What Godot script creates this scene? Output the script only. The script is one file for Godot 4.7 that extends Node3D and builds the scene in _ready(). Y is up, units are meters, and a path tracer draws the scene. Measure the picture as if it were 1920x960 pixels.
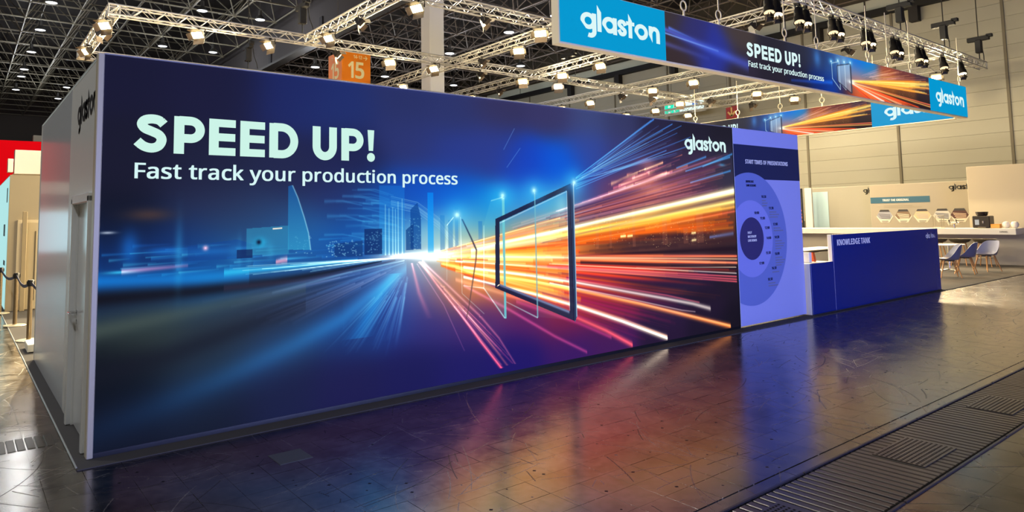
extends Node3D
# An exhibition hall at night-time build-up: a backlit graphic wall on a booth, hanging light boxes, lighting trusses.
# Axes: x runs along the graphic wall, y is up, z points from the wall towards the aisle. Metres.

var taken := {}
var mats := {}
var rng := RandomNumberGenerator.new()

# ---------------------------------------------------------------- scene graph helpers
func numbered(called: String) -> String:
	taken[called] = taken.get(called, 0) + 1
	return called if taken[called] == 1 else "%s_%03d" % [called, taken[called] - 1]

func tag(o: Node3D, label: String, category: String, group := "", kind := "") -> Node3D:
	if label: o.set_meta("label", label)
	if category: o.set_meta("category", category)
	if group: o.set_meta("group", group)
	if kind: o.set_meta("kind", kind)
	return o

func thing(called: String, label: String, category: String, at := Vector3.ZERO, turn := 0.0, group := "", kind := "") -> Node3D:
	var o := Node3D.new()
	o.name = numbered(called)
	add_child(o)
	o.position = at
	o.rotation.y = turn
	return tag(o, label, category, group, kind)

func obj(called: String, st, m: Material, parent: Node3D, xf := Transform3D.IDENTITY) -> MeshInstance3D:
	var o := MeshInstance3D.new()
	o.name = called
	if st is SurfaceTool:
		st.generate_normals()
		o.mesh = st.commit()
	else:
		o.mesh = st
	o.material_override = m
	o.transform = xf
	parent.add_child(o, true)
	return o

func whole(called: String, st, m: Material, label: String, category: String, group := "", kind := "") -> MeshInstance3D:
	var o := obj(numbered(called), st, m, self)
	tag(o, label, category, group, kind)
	return o

# ---------------------------------------------------------------- materials
func mat(c: Color, rough := 0.6, metal := 0.0, spec := 0.5) -> StandardMaterial3D:
	var key := "%s %s %s %s" % [c, rough, metal, spec]
	if not mats.has(key):
		var m := StandardMaterial3D.new()
		m.albedo_color = c
		m.roughness = rough
		m.metallic = metal
		m.metallic_specular = spec
		mats[key] = m
	return mats[key]

func rgb(r: float, g: float, b: float) -> Color:
	return Color(r / 255.0, g / 255.0, b / 255.0)

func glow(c: Color, energy := 1.0, base := Color(0.02, 0.02, 0.02)) -> StandardMaterial3D:
	var key := "glow %s %s %s" % [c, energy, base]
	if not mats.has(key):
		var m := StandardMaterial3D.new()
		m.albedo_color = base
		m.roughness = 0.8
		m.metallic_specular = 0.2
		m.emission_enabled = true
		m.emission = c
		m.emission_energy_multiplier = energy
		mats[key] = m
	return mats[key]

func printed(tex: Texture2D, energy := 1.0) -> StandardMaterial3D:
	var m := StandardMaterial3D.new()
	m.albedo_color = Color(0.0, 0.0, 0.0)
	m.roughness = 0.5
	m.metallic_specular = 0.15
	m.emission_enabled = true
	m.emission = Color.BLACK
	m.emission_texture = tex
	m.emission_energy_multiplier = energy
	m.texture_repeat = false
	return m

# ---------------------------------------------------------------- mesh helpers
func S() -> SurfaceTool:
	var st := SurfaceTool.new()
	st.begin(Mesh.PRIMITIVE_TRIANGLES)
	st.set_smooth_group(-1)
	return st

func face(st: SurfaceTool, pts: Array, cen: Vector3) -> void:   # a flat convex face, turned away from cen
	var n: Vector3 = (pts[1] - pts[0]).cross(pts[2] - pts[0])
	var flip: bool = n.dot(pts[0] - cen) < 0.0
	for i in range(1, pts.size() - 1):
		st.add_vertex(pts[0])
		if flip:
			st.add_vertex(pts[i])
			st.add_vertex(pts[i + 1])
		else:
			st.add_vertex(pts[i + 1])
			st.add_vertex(pts[i])

func bx(st: SurfaceTool, c: Vector3, s: Vector3, b := Basis.IDENTITY) -> void:
	var h := s * 0.5
	for ax in 3:
		var u := Vector3.ZERO
		var v := Vector3.ZERO
		var w := Vector3.ZERO
		w[ax] = h[ax]
		u[(ax + 1) % 3] = h[(ax + 1) % 3]
		v[(ax + 2) % 3] = h[(ax + 2) % 3]
		for sg in [-1.0, 1.0]:
			var o: Vector3 = w * sg
			face(st, [c + b * (o - u - v), c + b * (o + u - v), c + b * (o + u + v), c + b * (o - u + v)], c)

func mm(st: SurfaceTool, lo: Vector3, hi: Vector3) -> void:
	bx(st, (lo + hi) * 0.5, hi - lo)

func cb(st: SurfaceTool, c: Vector3, s: Vector3, ch: float, b := Basis.IDENTITY) -> void:   # box with chamfered edges
	var h := s * 0.5
	var P := func(sx: float, sy: float, sz: float, ax: int) -> Vector3:
		var q := Vector3(sx * (h.x - (0.0 if ax == 0 else ch)), sy * (h.y - (0.0 if ax == 1 else ch)), sz * (h.z - (0.0 if ax == 2 else ch)))
		return c + b * q
	var sg := [-1.0, 1.0]
	for a in sg:
		face(st, [P.call(a, -1, -1, 0), P.call(a, 1, -1, 0), P.call(a, 1, 1, 0), P.call(a, -1, 1, 0)], c)
		face(st, [P.call(-1, a, -1, 1), P.call(1, a, -1, 1), P.call(1, a, 1, 1), P.call(-1, a, 1, 1)], c)
		face(st, [P.call(-1, -1, a, 2), P.call(1, -1, a, 2), P.call(1, 1, a, 2), P.call(-1, 1, a, 2)], c)
		for d in sg:
			face(st, [P.call(a, d, -1, 0), P.call(a, d, 1, 0), P.call(a, d, 1, 1), P.call(a, d, -1, 1)], c)
			face(st, [P.call(a, -1, d, 0), P.call(a, 1, d, 0), P.call(a, 1, d, 2), P.call(a, -1, d, 2)], c)
			face(st, [P.call(-1, a, d, 1), P.call(1, a, d, 1), P.call(1, a, d, 2), P.call(-1, a, d, 2)], c)
			for e in sg:
				face(st, [P.call(a, d, e, 0), P.call(a, d, e, 1), P.call(a, d, e, 2)], c)

func frame_of(a: Vector3, b: Vector3) -> Array:
	var d := (b - a).normalized()
	var u := d.cross(Vector3.UP if absf(d.y) < 0.95 else Vector3.RIGHT).normalized()
	return [u, u.cross(d).normalized()]

func tube(st: SurfaceTool, a: Vector3, b: Vector3, ra: float, rb := -1.0, n := 8, caps := true) -> void:
	if rb < 0.0: rb = ra
	var f := frame_of(a, b)
	var A := []
	var B := []
	for i in n:
		var t := TAU * i / n
		var o: Vector3 = f[0] * cos(t) + f[1] * sin(t)
		A.append(a + o * ra)
		B.append(b + o * rb)
	st.set_smooth_group(1 if n > 4 else -1)
	var c := (a + b) * 0.5
	for i in n:
		face(st, [A[i], A[(i + 1) % n], B[(i + 1) % n], B[i]], c)
	st.set_smooth_group(-1)
	if caps:
		face(st, A, c)
		face(st, B, c)

func pipe(st: SurfaceTool, pts: Array, r: float, n := 8) -> void:
	var rings := []
	var f := frame_of(pts[0], pts[1])
	var u: Vector3 = f[0]
	for k in pts.size():
		var d: Vector3 = (pts[mini(k + 1, pts.size() - 1)] - pts[maxi(k - 1, 0)]).normalized()
		u = (u - d * u.dot(d)).normalized()
		var v := u.cross(d)
		var ring := []
		for i in n:
			ring.append(pts[k] + (u * cos(TAU * i / n) + v * sin(TAU * i / n)) * r)
		rings.append(ring)
	st.set_smooth_group(1)
	for k in pts.size() - 1:
		var c: Vector3 = (pts[k] + pts[k + 1]) * 0.5
		for i in n:
			face(st, [rings[k][i], rings[k][(i + 1) % n], rings[k + 1][(i + 1) % n], rings[k + 1][i]], c)
	st.set_smooth_group(-1)
	face(st, rings[0], pts[1])
	face(st, rings[-1], pts[-2])

func lathe(st: SurfaceTool, prof: Array, n := 24, at := Vector3.ZERO, b := Basis.IDENTITY) -> void:   # prof: Vector2(radius, height), from bottom to top
	var g := 1
	for k in prof.size() - 1:
		var p: Vector2 = prof[k]
		var q: Vector2 = prof[k + 1]
		if k > 0 and absf((p - prof[k - 1]).angle_to(q - p)) > 0.6:
			g += 1
		st.set_smooth_group(g)
		for i in n:
			var t0 := TAU * i / n
			var t1 := TAU * (i + 1) / n
			var e0 := Vector3(cos(t0), 0, sin(t0))
			var e1 := Vector3(cos(t1), 0, sin(t1))
			var pts := [e0 * p.x + Vector3.UP * p.y, e1 * p.x + Vector3.UP * p.y, e1 * q.x + Vector3.UP * q.y, e0 * q.x + Vector3.UP * q.y]
			# clockwise from outside
			var tri := [0, 1, 2, 0, 2, 3]
			for j in tri:
				st.add_vertex(at + b * pts[j])
	st.set_smooth_group(-1)

func flat(st: SurfaceTool, poly: PackedVector2Array, z := 0.0) -> void:   # a flat figure facing +z
	if Geometry2D.is_polygon_clockwise(poly):
		poly = poly.duplicate()
		poly.reverse()
	var tri := Geometry2D.triangulate_polygon(poly)
	for i in range(0, tri.size(), 3):
		var a := poly[tri[i]]
		var b := poly[tri[i + 1]]
		var c := poly[tri[i + 2]]
		if (b - a).cross(c - a) > 0.0:
			var t := b
			b = c
			c = t
		for p in [a, b, c]:
			st.add_vertex(Vector3(p.x, p.y, z))

func prism(st: SurfaceTool, poly: PackedVector2Array, z0: float, z1: float) -> void:
	flat(st, poly, z1)
	var c2 := Vector2.ZERO
	for p in poly: c2 += p / poly.size()
	var cen := Vector3(c2.x, c2.y, (z0 + z1) * 0.5)
	for i in poly.size():
		var p := poly[i]
		var q := poly[(i + 1) % poly.size()]
		face(st, [Vector3(p.x, p.y, z0), Vector3(q.x, q.y, z0), Vector3(q.x, q.y, z1), Vector3(p.x, p.y, z1)], cen)

func smooth(c: Array) -> Array:
	var o := []
	for i in c.size() - 1:
		for k in 4:
			o.append(c[i].cubic_interpolate(c[i + 1], c[maxi(i - 1, 0)], c[mini(i + 2, c.size() - 1)], k / 4.0))
	o.append(c[-1])
	return o

func rect(x0: float, y0: float, x1: float, y1: float) -> PackedVector2Array:
	return PackedVector2Array([Vector2(x0, y0), Vector2(x1, y0), Vector2(x1, y1), Vector2(x0, y1)])

func disc(cx: float, cy: float, rx: float, ry: float, n := 40) -> PackedVector2Array:
	var p := PackedVector2Array()
	for i in n: p.append(Vector2(cx + rx * cos(TAU * i / n), cy + ry * sin(TAU * i / n)))
	return p

func stroke(st: SurfaceTool, pts: Array, w: float) -> void:   # a flat line of even width with round joints
	var total := 0.0
	for k in pts.size() - 1: total += pts[k].distance_to(pts[k + 1])
	var run := 0.0
	for k in pts.size() - 1:
		var d: Vector2 = (pts[k + 1] - pts[k]).normalized()
		var n := Vector2(-d.y, d.x) * w * 0.5
		flat(st, PackedVector2Array([pts[k] - n, pts[k + 1] - n, pts[k + 1] + n, pts[k] + n]))
		run += pts[k].distance_to(pts[k + 1])
		if run > w * 0.47 and total - run > w * 0.47:
			flat(st, disc(pts[k + 1].x, pts[k + 1].y, w * 0.5, w * 0.5, 16))

func arc(cx: float, cy: float, rx: float, ry: float, a0: float, a1: float, n := 14) -> Array:
	var p := []
	for i in n + 1:
		var a := deg_to_rad(lerpf(a0, a1, float(i) / n))
		p.append(Vector2(cx + rx * cos(a), cy + ry * sin(a)))
	return p

func ring(st: SurfaceTool, cx: float, cy: float, ro: float, ri: float, facet: bool) -> void:   # an o whose lower left is cut straight
	var n := 36
	var o := []
	var inn := []
	var f0 := Vector2(cx + ro * cos(deg_to_rad(186)), cy + ro * sin(deg_to_rad(186)))
	var f1 := Vector2(cx + ro * cos(deg_to_rad(252)), cy + ro * sin(deg_to_rad(252)))
	for i in n:
		var a := 360.0 * i / n
		var e := Vector2(cos(deg_to_rad(a)), sin(deg_to_rad(a)))
		inn.append(Vector2(cx, cy) + e * ri)
		o.append(f0.lerp(f1, (a - 186.0) / 66.0) if facet and a > 186.0 and a < 252.0 else Vector2(cx, cy) + e * ro)
	for i in n:
		flat(st, PackedVector2Array([inn[i], o[i], o[(i + 1) % n], inn[(i + 1) % n]]))

func logo(parent: Node3D, m: Material, xf: Transform3D, w: float, h: float) -> void:   # the word glaston in cut-glass letters: xf at its left end on the baseline, h = height of the small letters
	var st := S()
	ring(st, 0.46, 0.5, 0.47, 0.22, true)
	flat(st, rect(0.70, 0.02, 0.96, 0.97))
	stroke(st, [Vector2(0.83, 0.05)] + arc(0.56, -0.06, 0.27, 0.24, 0, -115, 10), 0.26)
	flat(st, PackedVector2Array([Vector2(1.02, 1.5), Vector2(1.28, 1.12), Vector2(1.28, 0), Vector2(1.02, 0)]))
	ring(st, 1.80, 0.5, 0.47, 0.22, true)
	flat(st, rect(2.02, 0.0, 2.28, 0.97))
	stroke(st, [Vector2(2.84, 0.66)] + arc(2.62, 0.71, 0.18, 0.16, 40, 215, 10) + [Vector2(2.60, 0.52)] + arc(2.62, 0.30, 0.19, 0.17, 62, -120, 10) + [Vector2(2.40, 0.36)], 0.235)
	flat(st, PackedVector2Array([Vector2(3.05, 1.42), Vector2(3.30, 1.02), Vector2(3.30, 0), Vector2(3.05, 0)]))
	flat(st, rect(2.90, 0.74, 3.46, 0.96))
	ring(st, 3.93, 0.5, 0.47, 0.22, true)
	flat(st, PackedVector2Array([Vector2(4.46, 0.98), Vector2(4.71, 0.98), Vector2(4.71, 0.0), Vector2(4.46, 0.45)]))
	stroke(st, [Vector2(4.62, 0.60)] + arc(4.87, 0.60, 0.25, 0.26, 170, 0, 12) + [Vector2(5.12, 0.0)], 0.26)
	obj("lettering", st, m, parent, xf * Transform3D(Basis.from_scale(Vector3(w / 5.25, h, 1)), Vector3.ZERO))

func heavy(st: SurfaceTool, ch: String, x0: float, x1: float, y0: float, h: float) -> void:   # a heavy capital between x0 and x1
	var w := x1 - x0
	var t := 0.255 * h
	var hb := 0.215 * h
	match ch:
		"S":
			var c := []
			for p in [Vector2(0.84, 0.755), Vector2(0.70, 0.855), Vector2(0.49, 0.88), Vector2(0.30, 0.84), Vector2(0.215, 0.735), Vector2(0.30, 0.625), Vector2(0.50, 0.555), Vector2(0.70, 0.475), Vector2(0.785, 0.345), Vector2(0.70, 0.185), Vector2(0.50, 0.12), Vector2(0.27, 0.165), Vector2(0.09, 0.285)]:
				c.append(Vector2(x0 + p.x * w, y0 + p.y * h))
			stroke(st, smooth(c), 0.238 * h)
		"P":
			flat(st, rect(x0, y0, x0 + t, y0 + h))
			stroke(st, [Vector2(x0 + t * 0.5, y0 + h - hb * 0.5)] + arc(x1 - 0.37 * h, y0 + h * 0.655, 0.37 * h - t * 0.48, h * 0.345 - hb * 0.5, 90, -90, 16) + [Vector2(x0 + t * 0.5, y0 + h * 0.31 + hb * 0.5)], hb * 1.08)
		"E":
			flat(st, rect(x0, y0, x0 + t, y0 + h))
			for y in [0.0, 0.395, 1.0 - 0.215]:
				flat(st, rect(x0 + t * 0.9, y0 + y * h, x1 - (0.0 if y != 0.395 else 0.01 * h), y0 + y * h + hb))
		"D":
			flat(st, rect(x0, y0, x0 + t, y0 + h))
			stroke(st, [Vector2(x0 + t * 0.5, y0 + h - hb * 0.5)] + arc(x1 - 0.5 * h, y0 + h * 0.5, 0.5 * h - t * 0.48, h * 0.5 - hb * 0.5, 90, -90, 20) + [Vector2(x0 + t * 0.5, y0 + hb * 0.5)], hb * 1.1)
		"U":
			stroke(st, [Vector2(x0 + t * 0.5, y0 + h)] + arc((x0 + x1) * 0.5, y0 + h * 0.40, w * 0.5 - t * 0.5, h * 0.40 - hb * 0.5, 180, 360, 18) + [Vector2(x1 - t * 0.5, y0 + h)], t * 0.98)
		"!":
			flat(st, PackedVector2Array([Vector2(x0 + w * 0.08, y0 + h), Vector2(x0 + w * 0.23, y0 + h * 0.34), Vector2(x0 + w * 0.77, y0 + h * 0.34), Vector2(x0 + w * 0.92, y0 + h)]))
			flat(st, disc(x0 + w * 0.5, y0 + h * 0.135, w * 0.5, h * 0.14, 24))

func speed_up(parent: Node3D, m: Material, xf: Transform3D, sx: float, sy: float) -> void:   # SPEED UP! 2.07 wide and 0.302 high at scale one
	var st := S()
	for k in [["S", 0.0, 0.25], ["P", 0.285, 0.52], ["E", 0.552, 0.765], ["E", 0.803, 1.012], ["D", 1.05, 1.31], ["U", 1.442, 1.678], ["P", 1.722, 1.95], ["!", 1.984, 2.068]]:
		heavy(st, k[0], k[1], k[2], 0.0, 0.302)
	obj("lettering", st, m, parent, xf * Transform3D(Basis.from_scale(Vector3(sx, sy, 1)), Vector3.ZERO))

func text(parent: Node3D, called: String, words: String, m: Material, xf: Transform3D, w: float, h: float, bold := 0) -> void:   # lettering that fills a box w by h whose lower left corner is xf
	var f := SystemFont.new()
	f.font_names = PackedStringArray(["Droid Sans"])
	f.font_weight = 700 if bold == 2 else 400
	var t := TextMesh.new()
	t.text = words
	t.font_size = 64
	t.pixel_size = 0.01
	t.depth = 0.02
	t.curve_step = 2.0
	t.font = f
	var am := ArrayMesh.new()
	var shifts := [Vector3.ZERO]
	if bold == 1:   # a medium weight: the outline spread a little each way
		shifts = [Vector3(0.009, 0.007, 0), Vector3(-0.009, 0.007, 0), Vector3(0.009, -0.007, 0), Vector3(-0.009, -0.007, 0)]
	var sum := SurfaceTool.new()
	for sh in shifts:
		for i in t.get_surface_count():
			sum.append_from(t, i, Transform3D(Basis.IDENTITY, sh))
	am = sum.commit()
	var b := am.get_aabb()
	var sc := Vector3(w / b.size.x, h / b.size.y, 0.1)
	obj(called, am, m, parent, xf * Transform3D(Basis.from_scale(sc), Vector3(-b.position.x * sc.x, -b.position.y * sc.y, 0.0)))

func sheet(o: Vector3, ux: Vector3, uy: Vector3) -> ArrayMesh:   # a printed sheet: o lower left corner, texture upright
	var st := S()
	var n := ux.cross(uy).normalized()
	for k in [[0, 0], [1, 1], [1, 0], [0, 0], [0, 1], [1, 1]]:
		st.set_normal(n)
		st.set_uv(Vector2(k[0], 1 - k[1]))
		st.add_vertex(o + ux * k[0] + uy * k[1])
	return st.commit()

# ---------------------------------------------------------------- printed pictures, computed
var PB: PackedFloat32Array
var PW := 0
var PH := 0
var PS := 1.0

func ground_colours(cps: Array, wm: float, hm: float, ppm: float, reach: float) -> void:   # soft colour fields: each row is x, y (from the top), r, g, b
	PS = ppm
	PW = int(wm * ppm)
	PH = int(hm * ppm)
	var gw := int(wm * 14)
	var gh := maxi(14, int(hm * 14))
	var low := PackedFloat32Array()
	low.resize(gw * gh * 3)
	for j in gh:
		for i in gw:
			var x := (i + 0.5) / gw * wm
			var y := (j + 0.5) / gh * hm
			var r := 0.0
			var g := 0.0
			var b := 0.0
			var s := 0.0
			for c in cps:
				var dx: float = x - c[0]
				var dy: float = (y - c[1]) * 1.35
				var k := exp(-(dx * dx + dy * dy) / (reach * reach)) + 1e-7
				r += k * c[2]
				g += k * c[3]
				b += k * c[4]
				s += k
			var at := (j * gw + i) * 3
			low[at] = r / s / 255.0
			low[at + 1] = g / s / 255.0
			low[at + 2] = b / s / 255.0
	var im := Image.create_from_data(gw, gh, false, Image.FORMAT_RGBF, low.to_byte_array())
	im.resize(PW, PH, Image.INTERPOLATE_CUBIC)
	PB = im.get_data().to_float32_array()

func streak(x0: float, y0: float, x1: float, y1: float, w0: float, w1: float, c: Color, a0: float, a1: float, cover := false) -> void:
	var wide := absf(x1 - x0) >= absf(y1 - y0)
	var p0 := (x0 if wide else y0) * PS
	var p1 := (x1 if wide else y1) * PS
	var q0 := (y0 if wide else x0) * PS
	var q1 := (y1 if wide else x1) * PS
	if absf(p1 - p0) < 0.5: return
	if p1 < p0:
		var t := p0
		p0 = p1
		p1 = t
		t = q0
		q0 = q1
		q1 = t
		t = w0
		w0 = w1
		w1 = t
		t = a0
		a0 = a1
		a1 = t
	var slant := sqrt(1.0 + pow((q1 - q0) / (p1 - p0), 2))
	var np := PW if wide else PH
	var nq := PH if wide else PW
	for p in range(maxi(0, int(ceil(p0))), mini(np, int(ceil(p1)))):
		var t := (p - p0) / (p1 - p0)
		var q := lerpf(q0, q1, t)
		var w := maxf(0.55, lerpf(w0, w1, t) * PS) * slant
		var a := lerpf(a0, a1, t)
		for qq in range(maxi(0, int(q - w * 2.1)), mini(nq - 1, int(q + w * 2.1) + 1) + 1):
			var d := (qq - q) / w
			var k := a * exp(-d * d)
			var at := ((qq * PW + p) if wide else (p * PW + qq)) * 3
			if cover:
				PB[at] += (c.r - PB[at]) * k
				PB[at + 1] += (c.g - PB[at + 1]) * k
				PB[at + 2] += (c.b - PB[at + 2]) * k
			else:
				PB[at] += (1.0 - PB[at]) * c.r * k
				PB[at + 1] += (1.0 - PB[at + 1]) * c.g * k
				PB[at + 2] += (1.0 - PB[at + 2]) * c.b * k

func line(pts: Array, w0: float, w1: float, c: Color, a0: float, a1: float, cover := false) -> void:
	var n := pts.size() - 1
	for i in n:
		streak(pts[i][0], pts[i][1], pts[i + 1][0], pts[i + 1][1], lerpf(w0, w1, float(i) / n), lerpf(w0, w1, float(i + 1) / n), c, lerpf(a0, a1, float(i) / n), lerpf(a0, a1, float(i + 1) / n), cover)

func blob(x: float, y: float, rx: float, ry: float, c: Color, a: float, cover := false) -> void:
	for j in range(maxi(0, int((y - ry * 2) * PS)), mini(PH - 1, int((y + ry * 2) * PS)) + 1):
		for i in range(maxi(0, int((x - rx * 2) * PS)), mini(PW - 1, int((x + rx * 2) * PS)) + 1):
			var dx := (i / PS - x) / rx
			var dy := (j / PS - y) / ry
			var k := a * exp(-dx * dx - dy * dy)
			var at := (j * PW + i) * 3
			if cover:
				PB[at] += (c.r - PB[at]) * k
				PB[at + 1] += (c.g - PB[at + 1]) * k
				PB[at + 2] += (c.b - PB[at + 2]) * k
			else:
				PB[at] += (1.0 - PB[at]) * c.r * k
				PB[at + 1] += (1.0 - PB[at + 1]) * c.g * k
				PB[at + 2] += (1.0 - PB[at + 2]) * c.b * k

func area(pts: Array, c: Color, a: float, c2 := Color.BLACK, fade := false) -> void:   # a filled outline, tinted from c (top) to c2 (bottom)
	var top := 1e9
	var low := -1e9
	for p in pts:
		top = minf(top, p[1])
		low = maxf(low, p[1])
	for j in range(maxi(0, int(top * PS)), mini(PH - 1, int(low * PS)) + 1):
		var y := (j + 0.5) / PS
		var xs := []
		for k in pts.size():
			var p = pts[k]
			var q = pts[(k + 1) % pts.size()]
			if (p[1] <= y) != (q[1] <= y):
				xs.append(p[0] + (q[0] - p[0]) * (y - p[1]) / (q[1] - p[1]))
		xs.sort()
		var cc := c.lerp(c2, (y - top) / (low - top)) if fade else c
		for k in range(0, xs.size() - 1, 2):
			for i in range(maxi(0, int(xs[k] * PS)), mini(PW - 1, int(xs[k + 1] * PS)) + 1):
				var at := (j * PW + i) * 3
				PB[at] += (cc.r - PB[at]) * a
				PB[at + 1] += (cc.g - PB[at + 1]) * a
				PB[at + 2] += (cc.b - PB[at + 2]) * a

func finished(lift := 1.0) -> ImageTexture:   # linear light; what is palest is brighter than paper white, as on a real light box
	var lut := PackedFloat32Array()
	lut.resize(1025)
	for i in 1025: lut[i] = Color(i / 1024.0, 0, 0).srgb_to_linear().r
	for at in range(0, PB.size(), 3):
		var r := clampf(PB[at], 0.0, 1.0)
		var g := clampf(PB[at + 1], 0.0, 1.0)
		var b := clampf(PB[at + 2], 0.0, 1.0)
		var k := 1.0
		var l := 0.35 * r + 0.5 * g + 0.15 * b
		if l > 0.72: k += 1.3 * lift * smoothstep(0.72, 1.0, l)
		if r > 0.8: k += 0.3 * lift * smoothstep(0.8, 1.0, r)
		PB[at] = lut[int(r * 1024)] * k
		PB[at + 1] = lut[int(g * 1024)] * k
		PB[at + 2] = lut[int(b * 1024)] * k
	var im := Image.create_from_data(PW, PH, false, Image.FORMAT_RGBF, PB.to_byte_array())
	PB = PackedFloat32Array()
	return ImageTexture.create_from_image(im)

func fan(x: float, y: float, from: float, ends: Array, n: int, w: float, cols: Array, a0: float, a1: float, cover := false) -> void:   # many fine rays from a point to places between two ends
	for i in n:
		var t := rng.randf()
		var ex: float = lerpf(ends[0][0], ends[1][0], t)
		var ey: float = lerpf(ends[0][1], ends[1][1], t)
		var s := from + rng.randf() * 0.3
		var e := 0.62 + rng.randf() * 0.38
		var k := w * (0.35 + rng.randf() * 1.2)
		streak(lerpf(x, ex, s), lerpf(y, ey, s), lerpf(x, ex, e), lerpf(y, ey, e), k * 0.5, k, cols[rng.randi() % cols.size()], a0 * (0.5 + rng.randf()), a1 * (0.3 + rng.randf()), cover)

func dots(x0: float, y0: float, x1: float, y1: float, n: int, c: Color, a: float) -> void:
	for i in n:
		var x := lerpf(x0, x1, rng.randf())
		var y := lerpf(y0, y1, rng.randf())
		streak(x, y, x + 0.012, y, 0.004, 0.004, c, a * (0.4 + rng.randf() * 0.6), a * 0.8)

func wall_picture() -> ImageTexture:   # night road, glass panes and light trails: 8.265 m by 3 m
	rng.seed = 11
	var cps := [[0.1, 0.1, 24, 24, 50], [0.8, 0.1, 26, 26, 56], [1.5, 0.12, 28, 38, 96], [1.9, 0.2, 31, 46, 108], [2.6, 0.1, 40, 48, 100], [3.2, 0.15, 44, 52, 106], [3.8, 0.1, 52, 50, 92], [4.6, 0.1, 56, 54, 100], [5.2, 0.1, 62, 72, 122], [5.8, 0.1, 54, 58, 100], [6.5, 0.1, 40, 38, 66], [7.3, 0.1, 34, 32, 50], [8.1, 0.1, 32, 30, 44],
		[0.1, 0.8, 24, 24, 44], [0.8, 0.9, 28, 30, 56], [1.4, 0.9, 32, 36, 72], [2.0, 0.75, 28, 32, 74], [2.7, 0.55, 42, 52, 112], [3.2, 0.65, 40, 58, 140], [3.7, 0.55, 44, 60, 140], [4.2, 0.7, 24, 66, 190], [4.7, 0.7, 10, 90, 220], [5.2, 0.5, 48, 72, 160], [5.8, 0.5, 56, 60, 120], [6.5, 0.5, 56, 46, 84], [7.3, 0.6, 58, 44, 74], [8.1, 0.55, 46, 44, 68],
		[0.1, 1.35, 16, 18, 32], [0.9, 1.2, 38, 48, 82], [1.25, 1.3, 40, 62, 104], [1.9, 1.1, 36, 44, 96], [2.3, 1.2, 18, 78, 165], [2.7, 1.1, 14, 76, 190], [3.2, 1.1, 6, 98, 218], [3.6, 1.3, 14, 150, 230], [4.2, 1.2, 30, 140, 230], [4.7, 1.2, 70, 190, 235], [5.1, 1.15, 60, 74, 150], [5.6, 1.15, 104, 60, 100], [6.2, 1.0, 140, 70, 84], [7.0, 1.0, 104, 60, 80], [7.6, 1.0, 80, 52, 75], [8.1, 0.8, 56, 52, 72],
		[0.1, 1.6, 14, 36, 84], [0.6, 1.55, 20, 44, 100], [1.1, 1.5, 34, 84, 136], [1.6, 1.45, 34, 100, 165], [2.1, 1.5, 14, 76, 160], [2.5, 1.5, 40, 140, 210], [2.9, 1.5, 90, 190, 230], [3.4, 1.5, 170, 205, 180], [4.2, 1.5, 215, 180, 120], [4.8, 1.5, 225, 165, 90], [5.4, 1.5, 190, 120, 60], [6.2, 1.4, 225, 130, 50], [7.0, 1.35, 180, 84, 40], [7.9, 1.4, 120, 66, 44],
		[0.2, 1.72, 8, 80, 190], [0.8, 1.73, 8, 110, 210], [1.4, 1.68, 18, 100, 190], [2.0, 1.66, 10, 90, 190], [2.65, 1.68, 240, 245, 240], [3.0, 1.7, 250, 240, 190], [3.6, 1.75, 250, 190, 90], [4.3, 1.75, 250, 140, 40], [4.8, 1.78, 245, 110, 30], [5.5, 1.65, 130, 60, 36], [6.2, 1.65, 96, 62, 62], [7.0, 1.65, 80, 54, 56], [8.1, 1.7, 50, 38, 48],
		[0.2, 1.9, 28, 30, 32], [0.3, 2.08, 58, 72, 64], [0.9, 2.0, 46, 52, 58], [1.4, 1.95, 42, 46, 60], [1.9, 1.9, 44, 46, 68], [2.3, 1.88, 50, 70, 130], [2.6, 1.95, 50, 100, 200], [2.9, 2.0, 130, 90, 120], [3.3, 2.0, 240, 140, 70], [3.9, 2.0, 250, 112, 50], [4.6, 2.1, 245, 100, 50], [5.2, 2.05, 150, 48, 50], [6.0, 2.1, 74, 34, 56], [7.0, 2.2, 44, 32, 60], [8.1, 2.3, 32, 26, 42],
		[0.1, 2.4, 10, 14, 22], [0.8, 2.35, 30, 42, 56], [1.4, 2.35, 30, 48, 80], [2.0, 2.3, 26, 56, 118], [2.4, 2.25, 30, 62, 140], [2.9, 2.35, 52, 46, 120], [3.5, 2.4, 80, 44, 110], [4.2, 2.4, 96, 34, 96], [4.8, 2.5, 130, 34, 70], [5.5, 2.5, 104, 34, 66], [6.5, 2.6, 46, 30, 64], [7.5, 2.6, 40, 26, 54],
		[0.1, 2.9, 16, 18, 32], [0.8, 2.8, 20, 26, 44], [1.4, 2.8, 24, 30, 66], [2.0, 2.8, 27, 26, 76], [2.7, 2.8, 26, 25, 84], [3.3, 2.85, 30, 26, 98], [4.0, 2.85, 32, 23, 104], [4.8, 2.85, 56, 26, 100], [5.5, 2.85, 66, 28, 90], [6.5, 2.9, 38, 24, 54], [7.5, 2.9, 28, 22, 42], [8.1, 2.9, 24, 20, 34]]
	ground_colours(cps, 8.265, 3.0, 230.0, 0.34)
	var cyan := rgb(60, 200, 255)
	var orange := rgb(255, 130, 40)
	var yellow := rgb(255, 232, 140)
	var red := rgb(255, 60, 50)
	# the road's dark edge against the blue light band at the left
	line([[-0.1, 1.875], [0.7, 1.865], [1.3, 1.84], [1.8, 1.785], [2.35, 1.715]], 0.075, 0.006, rgb(16, 16, 22), 0.95, 0.7, true)
	line([[0.9, 1.86], [1.6, 1.84], [2.2, 1.76], [2.5, 1.71]], 0.03, 0.006, rgb(58, 50, 70), 0.5, 0.5, true)
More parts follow.
